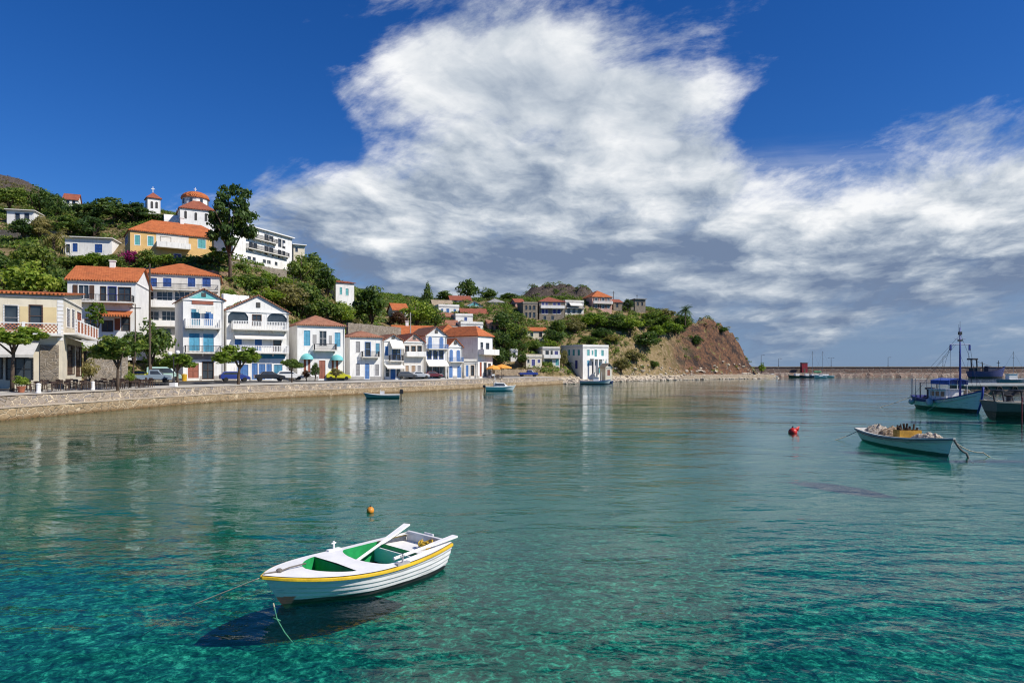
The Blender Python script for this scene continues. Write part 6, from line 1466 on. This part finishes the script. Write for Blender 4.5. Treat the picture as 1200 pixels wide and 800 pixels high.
lamp_post(892, 300, 416, 2.0, 'lamp post at the tip of the rocky headland', group='lamp posts of the headland')
h = empty('hut', (px2(940, BY+1.5), BY+1.5, 2.2), 0, 'small dark red hut on the breakwater', 'hut')
m = MB(); m.box(0, 2.6, 0, 2.2, 0, 4.6); m.build('wall', pmat('dark_red_paint', (0.28, 0.02, 0.035), .6, .15, 1), h); m = MB(); m.box(-.15, 2.75, -.15, 2.35, 4.6, 4.8); m.build('roof', SLATE, h); m = MB(); m.box(.7, 1.6, -.03, .0, .05, 2.1); m.build('door', C['brown'], h)
def sailboat(label, px, Y, mast_top, L, hullc):
    r = empty('sailing_boat', (px2(px, Y)-L/2, Y, 0), 0, label, 'sailing boat', 'boats moored along the breakwater'); q = Hull(L, L*.3, 1.3, .9, 1.0, .3, wt=.6)
    q.shell(16).build('hull', bands_mat(label[:12]+'_hull', [(.15, (.03, .04, .08)), (9, hullc)], .4), r); m, _ = q.deck(0, lambda x, y: 0, .02, .99, 12); m.build('deck', WP, r)
    m = MB(); m.box(L*.35, L*.7, -L*.08, L*.08, .9, 1.6); m.build('cabin', WP, r); m = MB(); x = L*.42; zt = pz(mast_top, Y); m.tube([(x, 0, .9), (x, 0, zt)], .09, 6); m.tube([(x, 0, 2.4), (x+L*.4, 0, 2.3)], .08, 6); m.tube([(x, 0, zt), (0, 0, 1.3)], .02, 4); m.tube([(x, 0, zt), (L, 0, 1.1)], .02, 4); m.tube([(x, -.8, zt*.7), (x, .8, zt*.7)], .04, 5); m.build('mast', pmat('grey_mast', (.22, .23, .25), .4), r)
sailboat('sailing boat with green sail cover nearest the red hut', 954, 314, 411.5, 9, (.25, .30, .26)); sailboat('white sailing boat with thin grey mast left of the twin lamp', 966, 313, 411.5, 9, (.7, .7, .7))
m = MB(); m.lathe([(.3, 0), (.45, .3), (.45, 3.2), (.2, 3.6)], n=10); o = m.build('sail_cover', pmat('green_canvas', (.10, .28, .14), .8)); o.rotation_euler = (0, R(90), 0); o.location = (px2(954, 314)-.2, 314, 2.6); tag(o, 'green cover bundle on the boom of the sailing boat', 'sail cover')
for px, Y, L, lab, colr, dz in ((961, 286, 5.2, 'small white motorboat in front of the breakwater sailing boats', (.78, .78, .78), 0), (934, 308, 8, 'dark green boat left of the red hut reflection', (.06, .10, .07), 0), (945, 306, 6.5, 'dark blue boat below the red hut', (.04, .05, .10), 0), (905, 296, 5, 'white open boat at the tip of the headland', (.7, .7, .68), 0)):
    r = empty('moored_boat', (px2(px, Y)-L/2, Y, 0), R(g.uniform(-8, 8)), lab, 'boat', 'boats moored along the breakwater'); q = Hull(L, L*.33, 1.2, .85, .9, .2, wt=.7)
    q.shell(14).build('hull', bands_mat(lab[:14]+'_hull', [(.12, (.02, .03, .04)), (9, colr)], .4), r); m, _ = q.deck(-.05, lambda x, y: 0, .02, .99, 12); m.build('deck', WP, r); m = MB(); m.box(L*.4, L*.65, -L*.1, L*.1, .8, 1.8); m.build('cabin', WP, r)
tr = empty('trawler', (px2(1178, 300), 300, 0), R(180), 'dark blue steel trawler with black gantry by the breakwater', 'trawler')
q = Hull(16, 5, 5.2, 2.9, 3.0, .8, wt=.8, rake=1.8); q.shell(20).build('hull', bands_mat('trawler_paint', [(.5, (.02, .01, .01)), (9, (.03, .035, .16))], .5), tr); m, _ = q.deck(-.3, lambda x, y: 0, .02, .99, 12); m.build('deck', pmat('dark_machinery', (0,)*3), tr)
m = MB(); m.box(5, 8.5, -1.6, 1.6, 2.6, 4.6); m.box(4.7, 8.8, -1.8, 1.8, 4.6, 4.8); m.prism([(1.5, -1, 3.2), (8.5, -1, 5.2), (8.5, -1, 4.6), (3, -1, 2.8)], (0, 2, 0)); m.build('wheelhouse', pmat('dark_blue_paint2', (.04, .045, .09), .6), tr)
m = MB()
for y in (-1.8, 1.8): m.tube([(13.5, y, 2.5), (13.8, y, 8.2)], .28, 6); m.tube([(11.0, y, 2.5), (11.4, y, 7.0)], .22, 6)
m.tube([(13.8, -1.8, 8.2), (13.8, 1.8, 8.2)], .3, 6); m.box(13.2, 15.6, -1.9, 1.9, 7.9, 8.6); m.tube([(13.8, 0, 8.2), (11.4, 0, 6.8), (6, 0, 5.0)], .1, 5); m.tube([(3.0, 0, 3), (3.0, 0, 7.6)], .14, 6); m.tube([(3.0, -1, 6.6), (3.0, 1, 6.6)], .1, 5); m.box(12, 15, -1.6, 1.6, 2.5, 4.2); m.build('gantry', pmat('dark_machinery', (0,)*3), tr)
sm = empty('fishing_boat', (px2(1206, 186), 186, 0), R(178), 'small grey fishing boat with thin mast behind the concrete jetty', 'fishing boat')
q = Hull(8.4, 2.6, 1.7, 1.1, 1.2, .3, wt=.7); q.shell(16).build('hull', bands_mat('grey_fishing_paint', [(.2, (.02, .02, .02)), (9, (.16, .20, .27))], .5), sm); m, _ = q.deck(-.1, lambda x, y: 0, .02, .99, 12); m.build('deck', WP, sm); m = MB(); m.box(3.6, 5.8, -.8, .8, 1.0, 2.6); m.box(3.4, 6.0, -.95, .95, 2.6, 2.7); m.build('wheelhouse', WP, sm); m = MB(); m.tube([(4.2, 0, 2.6), (4.2, 0, 8.8)], .06, 6); m.tube([(4.2, -.6, 7), (4.2, .6, 7)], .03, 5); m.tube([(4.2, 0, 8.5), (.2, 0, 1.7)], .02, 4); m.tube([(4.2, 0, 8.5), (8.2, 0, 1.3)], .02, 4); m.build('mast', pmat('grey_mast', (0,)*3), sm)
jt = empty('jetty', (px2(1130, 110), 110, 0), R(-3), 'low concrete jetty with pale edge behind the fishing boat', 'jetty')
m = MB(); m.box(0, 60, 0, 4, -2, 1.25); m.build('base', BWM, jt); m = MB(); m.box(-.15, 60, -.2, 4.2, 1.255, 1.6); m.build('slab', pmat('pale_concrete', (.60, .58, .54), .9, .1, .6), jt)
ty = MB()
for k in range(24):
    a0 = 2*math.pi*k/24
ring = [[(.40*math.cos(a)+.13*math.cos(a)*math.cos(b), .13*math.sin(b), .40*math.sin(a)+.13*math.sin(a)*math.cos(b)) for b in np.linspace(0, 2*math.pi, 9)[:-1]] for a in np.linspace(0, 2*math.pi, 17)]
ty.loft(ring, close=True); tyo = ty.build('tyre_fender', pmat('black_rubber', (.02, .02, .02), .8, .2, 5), smooth=True)
for k, (x, lab) in enumerate(((3.0, 'tyre hung on the left end of the jetty'), (5.2, 'second tyre from the left end of the jetty'), (7.6, 'third tyre from the left end of the jetty'))):
    o = tyo if k == 0 else tyo.copy()
    if k: COL.objects.link(o)
    o.location = at_root(jt, (x, -.35, .75)); tag(o, lab, 'tyre', 'tyres hung on the jetty')

# ------------------------------------------------------------------ cars and quay furniture
def on_quay(px, d):
    k = (px-600)/800; ys = np.arange(52, 230, .25); dd = sdist(k*ys, ys); i = int(np.argmax((dd >= d) & (k*ys > -400)))
    # first crossing along the ray from the water side
    return k*ys[i], float(ys[i])
CARP = {}
def car(label, px, d, heading, paint, L=4.0, kind='hatch', pos=None, zoff=0):
    x, y = pos or on_quay(px, d); r = empty('car' if kind != 'pickup' else 'pickup_truck', (x, y, ground(x, y)+.02+zoff), R(heading), label, 'car' if kind != 'pickup' else 'pickup truck', 'cars parked along the harbour road')
    W_ = 1.68; h = dict(hatch=1.46, sedan=1.42, van=1.95, pickup=1.65)[kind]; l = L/2
    key = kind
    if kind == 'van': side = [(-l, .35), (-l, .95), (-l+.05, h-.12), (-l+.25, h), (l-1.35, h), (l-.75, 1.05), (l-.1, .88), (l, .6), (l, .3)]; win = [(-l+.35, 1.12), (-l+.35, h-.2), (l-1.45, h-.2), (l-.95, 1.12)]
    elif kind == 'pickup': side = [(-l, .45), (-l, 1.0), (-.35, 1.0), (-.25, h), (.75, h), (1.25, 1.08), (l-.1, .98), (l, .7), (l, .4)]; win = [(-.12, 1.1), (-.12, h-.12), (.7, h-.12), (1.1, 1.1)]
    elif kind == 'sedan': side = [(-l, .4), (-l, .85), (-l+.15, .95), (-l+.75, .98), (-l+1.25, h), (.35, h), (1.05, .98), (l-.15, .80), (l, .6), (l, .32)]; win = [(-l+.98, 1.0), (-l+1.38, h-.1), (.28, h-.1), (.85, 1.0)]
    else: side = [(-l, .4), (-l, .9), (-l+.1, 1.0), (-l+.5, h-.06), (-l+.75, h), (.25, h), (1.0, .98), (l-.25, .82), (l, .62), (l, .3)]; win = [(-l+.3, 1.02), (-l+.65, h-.14), (.22, h-.12), (.82, 1.0)]
    rings = []
    for yy, ins, dz in ((-W_/2, 0, 0), (-W_/2+.12, 0, .0), (W_/2-.12, 0, .0), (W_/2, 0, 0)):
        e = abs(yy) > W_/2-.06
        rings.append([(a*(.985 if e else 1), (yy*(1-.16*max(0, (b-.95)/.5)) if True else yy), b-(.03 if e and b > 1.2 else 0)) for a, b in side])
    m = MB(); m.loft(rings, close=True, caps=True); m.build('body', paint, r, bevel=.04)
    m = MB(); zc = lambda b: W_/2*(1-.16*max(0, (b-.95)/.5))
    for s in (-1, 1): m.prism([(a, s*(zc(b)-.02), b) for a, b in win], (0, s*.03, 0))
    gl = m.build('side_window', GLASS, r)
    m = MB(); (xa, za), (xb, zb_) = win[2], win[3]; fx0, fx1 = win[3][0]+.2, win[2][0]+.1
    m.prism([(fx0, -.62, 1.03), (fx0, .62, 1.03), (fx1, .55, win[2][1]+.02), (fx1, -.55, win[2][1]+.02)], (.035, 0, .03)); m.build('windscreen', GLASS, r)
    if kind != 'pickup':
        m = MB(); (xa, za), (xb, zb_) = win[0], win[1]; m.prism([(xa-.17, -.6, za), (xa-.17, .6, za), (xb-.12, .52, zb_), (xb-.12, -.52, zb_)], (-.03, 0, .02)); m.build('rear_window', GLASS, r)
    for wx in (-l+.75, l-.75):
        for s in (-1, 1):
            o = empty('wheel', (wx, s*(W_/2-.08), .31)); o.parent = r; o.rotation_euler = (R(90), 0, 0)
            m = MB(); m.lathe([(.20, -.1), (.30, -.1), (.315, -.05), (.315, .05), (.30, .1), (.20, .1)], n=16); m.build('tyre', pmat('black_rubber', (0,)*3), o)
            m = MB(); m.lathe([(.02, -.07), (.20, -.095), (.21, 0), (.20, .095), (.02, .07)], n=12); m.build('rim', pmat('wheel_rim', (.45, .45, .46), .35, .1, 5, metal=.7), o)
    for s in (-1, 1):
        m = MB(); m.box(l-.10, l+.015, s*.62-.16, s*.62+.16, .60, .74); m.build('headlight', pmat('lamp_lens', (.6, .6, .58), .15, .05), r)
        m = MB(); m.box(-l-.015, -l+.06, s*.68-.10, s*.68+.10, .68, .92); m.build('tail_light', pmat('tail_lens', (.30, .01, .01), .2, .05), r)
def paint(k, c, metal=.0): return pmat(k+'_car_paint', c, .28, .04, 1.5, spec=.6, metal=metal)
YEL = paint('yellow_green', (.62, .60, .03)); SIL = paint('silver', (.42, .43, .45), .4); DRK = paint('dark', (.02, .02, .025)); DBL = paint('blue', (.02, .04, .22)); WHC = paint('white', (.70, .70, .69)); MAR = paint('maroon', (.11, .015, .025)); GBL = paint('grey_blue', (.22, .28, .34)); AQU = paint('pale_green', (.34, .50, .46))
car('bright yellow green hatchback side on in front of the shell awning house', 397, 8.5, 14, YEL, 4.0)
car('yellow small car behind the spreading street tree', 165, 17, 30, YEL, 3.7)
car('grey blue pickup truck parked by the taverna tables', 178, 11, 22, GBL, 4.6, 'pickup')
car('pale green van behind the grey blue pickup', 192, 17, 30, AQU, 4.4, 'van')
car('dark blue hatchback beneath the wide flat street tree', 275, 10, 30, DBL, 4.0)
car('black sedan in front of the blue doors', 316, 10, 28, DRK, 4.4, 'sedan')
car('white estate car right of the black sedan', 339, 11, 28, WHC, 4.2)
car('dark grey car leftmost of the row below the pink pediment house', 476, 7.5, 30, paint('graphite', (.06, .065, .075)), 4.0)
car('silver sedan between dark grey and maroon cars', 490, 7.5, 30, SIL, 4.3, 'sedan')
car('maroon car in front of the tall white gable', 506, 7.8, 28, MAR, 4.3, 'sedan')
car('white van parked right of the maroon car', 522, 8.0, 28, WHC, 4.6, 'van')
car('blue pickup truck before the slim blue windowed house', 534, 8.4, 26, paint('mid_blue', (.03, .12, .36)), 4.6, 'pickup')
car('deep blue pickup truck on the shore track right of the orange parasol', 619, 6, 12, DBL, 4.8, 'pickup')

# twin globe lamp
x, y = on_quay(203.5, 3.2); r = empty('globe_lamp', (x, y, ground(x, y)), 0, 'street lamp with white globes on a dark post by the quay', 'street lamp')
hh = pz(417, y)-ground(x, y)
m = MB(); m.box(-.35, .35, -.35, .35, 0, .45); m.build('plinth', TRIM, r, bevel=.03)
m = MB(); m.lathe([(.16, .45), (.12, 1.0), (.06, 1.1), (.055, hh)], n=10); m.tube([(-.55, 0, hh-.1), (0, 0, hh-.25), (.55, 0, hh-.0)], .035, 6); m.build('pole', IRON, r)
for dx, dz in ((-.42, .08), (.46, .22)):
    m = MB(); m.lathe([(max(.01, .25*math.cos(e)), hh+dz+.2+.25*math.sin(e)) for e in np.linspace(-math.pi/2, math.pi/2, 9)], dx, 0, 14); m.build('globe', pmat('opal_glass', (.82, .82, .80), .2, .02), r, smooth=True)
def util_pole(label, px, Y, top, base=None, r0=.13, arm=True, mat=None):
    x = px2(px, Y); z = ground(x, Y) if base is None else pz(base, Y); r = empty('utility_pole', (x, Y, z), 0, label, 'utility pole', 'utility poles'); h = pz(top, Y)-z
    m = MB(); m.tube([(0, 0, -.5), (0, 0, h)], r0, 8, r0*.65); m.build('pole', mat or pmat('weathered_pole', (.10, .075, .055), .9, .2, 2), r)
    if arm: m = MB(); m.box(-.7, .7, -.05, .05, h-.6, h-.48); m.build('crossarm', IRON, r)
util_pole('tall dark pole in front of the long hotel', 175.5, 86, 309, arm=True, r0=.16)
util_pole('thin pole standing in the green slope above the shell awning house', 344, 140, 322, 352, .08)
util_pole('pale pole rising behind the pink pediment house', 481, 140, 366, 395, .14, mat=CONC)
util_pole('short pole right of the pinkish house on the rocks', 719, 262, 341, 356, .14)
util_pole('thin pole right of the spreading street tree', 158.5, 84, 356, 420, .09)
# bollards, pots, bin
for px, d, lab in ((45, 3.2, 'white bollard left of the tables near the flower pot'), (109, 3.2, 'white bollard among the taverna tables')):
    x, y = on_quay(px, d) if px > 60 else (px2(px, 59.5), 59.5)
    m = MB(); m.lathe([(.22, 0), (.2, .1), (.17, .15), (.17, .7), (.2, .74), (.2, .8), (.05, .86)], n=12); o = m.build('bollard', TRIM, smooth=False); o.location = (x, y, ground(x, y)); tag(o, lab, 'bollard', 'white bollards')
pt = empty('flower_pot', (px2(25, 59.5), 59.5, ground(px2(25, 59.5), 59.5)), 0, 'terracotta pot with leafy green plant at the near tables', 'flower pot')
m = MB(); m.lathe([(.22, 0), (.33, .45), (.36, .45), (.36, .55), (.28, .55), (.26, .48)], n=14); m.build('pot', pmat('terracotta', (.36, .13, .07), .85, .15, 4), pt)
o = mesh_obj('plant', crown_mesh('round', 1, 'fresh', 900, .1), pt); o.location = (0, 0, 1.0); o.scale = (.75, .75, .6)
x, y = on_quay(216, 14); m = MB(); m.lathe([(.3, 0), (.36, .8), (.4, .82), (.38, .9), (.1, 1.0)], n=12); o = m.build('waste_bin', paint('yellow_bin', (.60, .36, .02))); o.location = (x, y, ground(x, y)); tag(o, 'yellow bin by the red doors of the turquoise gabled house', 'bin')
# taverna tables and chairs
CHW = pmat('dark_chair_wood', (.055, .034, .026), .6, .2, 6); TBW = pmat('table_wood', (.13, .08, .055), .6, .2, 5)
def chair_proto():
    r = empty('cafe_chair', (0, 0, 0), 0, 'dark wooden cafe chair at the taverna tables on the quay', 'chair', 'cafe chairs of the taverna'); m = MB(); m.box(-.22, .22, -.22, .22, .43, .47); m.build('seat', CHW, r)
    m = MB(); m.box(-.22, .22, .19, .22, .72, .92); m.box(-.22, .22, .19, .22, .56, .62); m.build('backrest', CHW, r)
    for sx in (-.2, .2):
        for sy, zt in ((-.2, .44), (.2, .92)): m = MB(); m.tube([(sx, sy, 0), (sx, sy, zt)], .022, 5); m.build('leg', CHW, r)
    return r
def table_proto(lab, top):
    r = empty('cafe_table', (0, 0, 0), 0, lab, 'table', 'cafe tables of the taverna'); m = MB(); m.box(-.45, .45, -.45, .45, .70, .74); m.build('tabletop', top, r)
    for sx in (-.38, .38):
        for sy in (-.38, .38): m = MB(); m.tube([(sx, sy, 0), (sx, sy, .70)], .028, 5); m.build('leg', TBW, r)
    return r
cp = chair_proto(); tp = table_proto('dark wooden cafe table of the taverna on the quay', TBW); k = 0
g = random.Random(12)
for row, d0 in enumerate((3.7, 6.6)):
    for i in range(9):
        px = 34+i*17.5+row*7+g.uniform(-2, 2)
        x, y = on_quay(px, d0+g.uniform(-.3, .3)); z = ground(x, y)
        if 108 < px < 114 or float(sdist(np.array([x]), np.array([y]))[0]) < 2.8: continue
        t = tp if k == 0 else copy_tree(tp); t.location = (x, y, z); t.rotation_euler = (0, 0, g.uniform(-.2, .2))
        for a in (0, 90, 180, 270):
            if g.random() < .18: continue
            if float(sdist(np.array([x+math.sin(R(a))*.72]), np.array([y-math.cos(R(a))*.72]))[0]) < 2.6: continue
            c_ = cp if k == 0 and a == 0 else copy_tree(cp); aa = R(a)+g.uniform(-.25, .25); cx, cy = x+math.sin(aa)*.72, y-math.cos(aa)*.72
            c_.location = (cx, cy, ground(cx, cy)); c_.rotation_euler = (0, 0, aa+math.pi)
        k += 1
# orange parasols with dark tables
def parasol(label, px, Y, w, top):
    x = px2(px, Y); z = ground(x, Y); r = empty('parasol', (x, Y, z), 0, label, 'parasol', 'orange parasols of the shore cafe'); h = pz(top, Y)-z; m = MB(); m.tube([(0, 0, 0), (0, 0, h)], .05, 8); m.build('pole', CHW, r)
    m = MB(); R0 = w/2; m.lathe([(R0, h-1.0), (R0, h-.75), (R0*.55, h-.35), (.05, h)], n=8); m.build('canopy', pmat('orange_canvas', (.78, .34, .06), .8, .1, 2), r); m = MB(); m.box(-.3, .3, -.3, .3, 0, .12); m.build('base', CONC, r)
parasol('orange parasol nearest the big hall balcony', 578, 152, 3.2, 427.5); parasol('wide orange parasol right of the first one', 588, 155, 4.6, 426.5)
for i in range(5):
    x, y = px2(575+i*5.5, 149+i*.8), 149+i*.8; t = copy_tree(tp); t.location = (x, y, ground(x, y)); t['label'] = 'dark cafe table under the orange parasols'; t['group'] = 'cafe tables of the shore cafe'
    for a in (45, 225): c_ = copy_tree(cp); c_.location = (x+math.sin(R(a))*.8, y-math.cos(R(a))*.8, ground(x, y)); c_.rotation_euler = (0, 0, R(a)+math.pi); c_['label'] = 'dark cafe chair under the orange parasols'; c_['group'] = 'cafe chairs of the shore cafe'
# a few pale stones on the sea bed, lower right
rr = random.Random(2); pts = []
for i in range(16): Y = rr.uniform(9.6, 12.5); X = rr.uniform(5.6, 8.6); pts.append((X, Y, -1.28, rr.choice((.10, .14, .2, .28))))
pts += [(7.2, 9.95, -1.2, .30), (7.35, 10.15, -1.2, .22), (7.0, 11.0, -1.25, .34)]
rocks('sea_bed_stones', pts, pmat('pale_green_stone', (.38, .46, .34), .9, .3, 3, .5, 6), 'pale stones lying on the sea bed at lower right', 21)
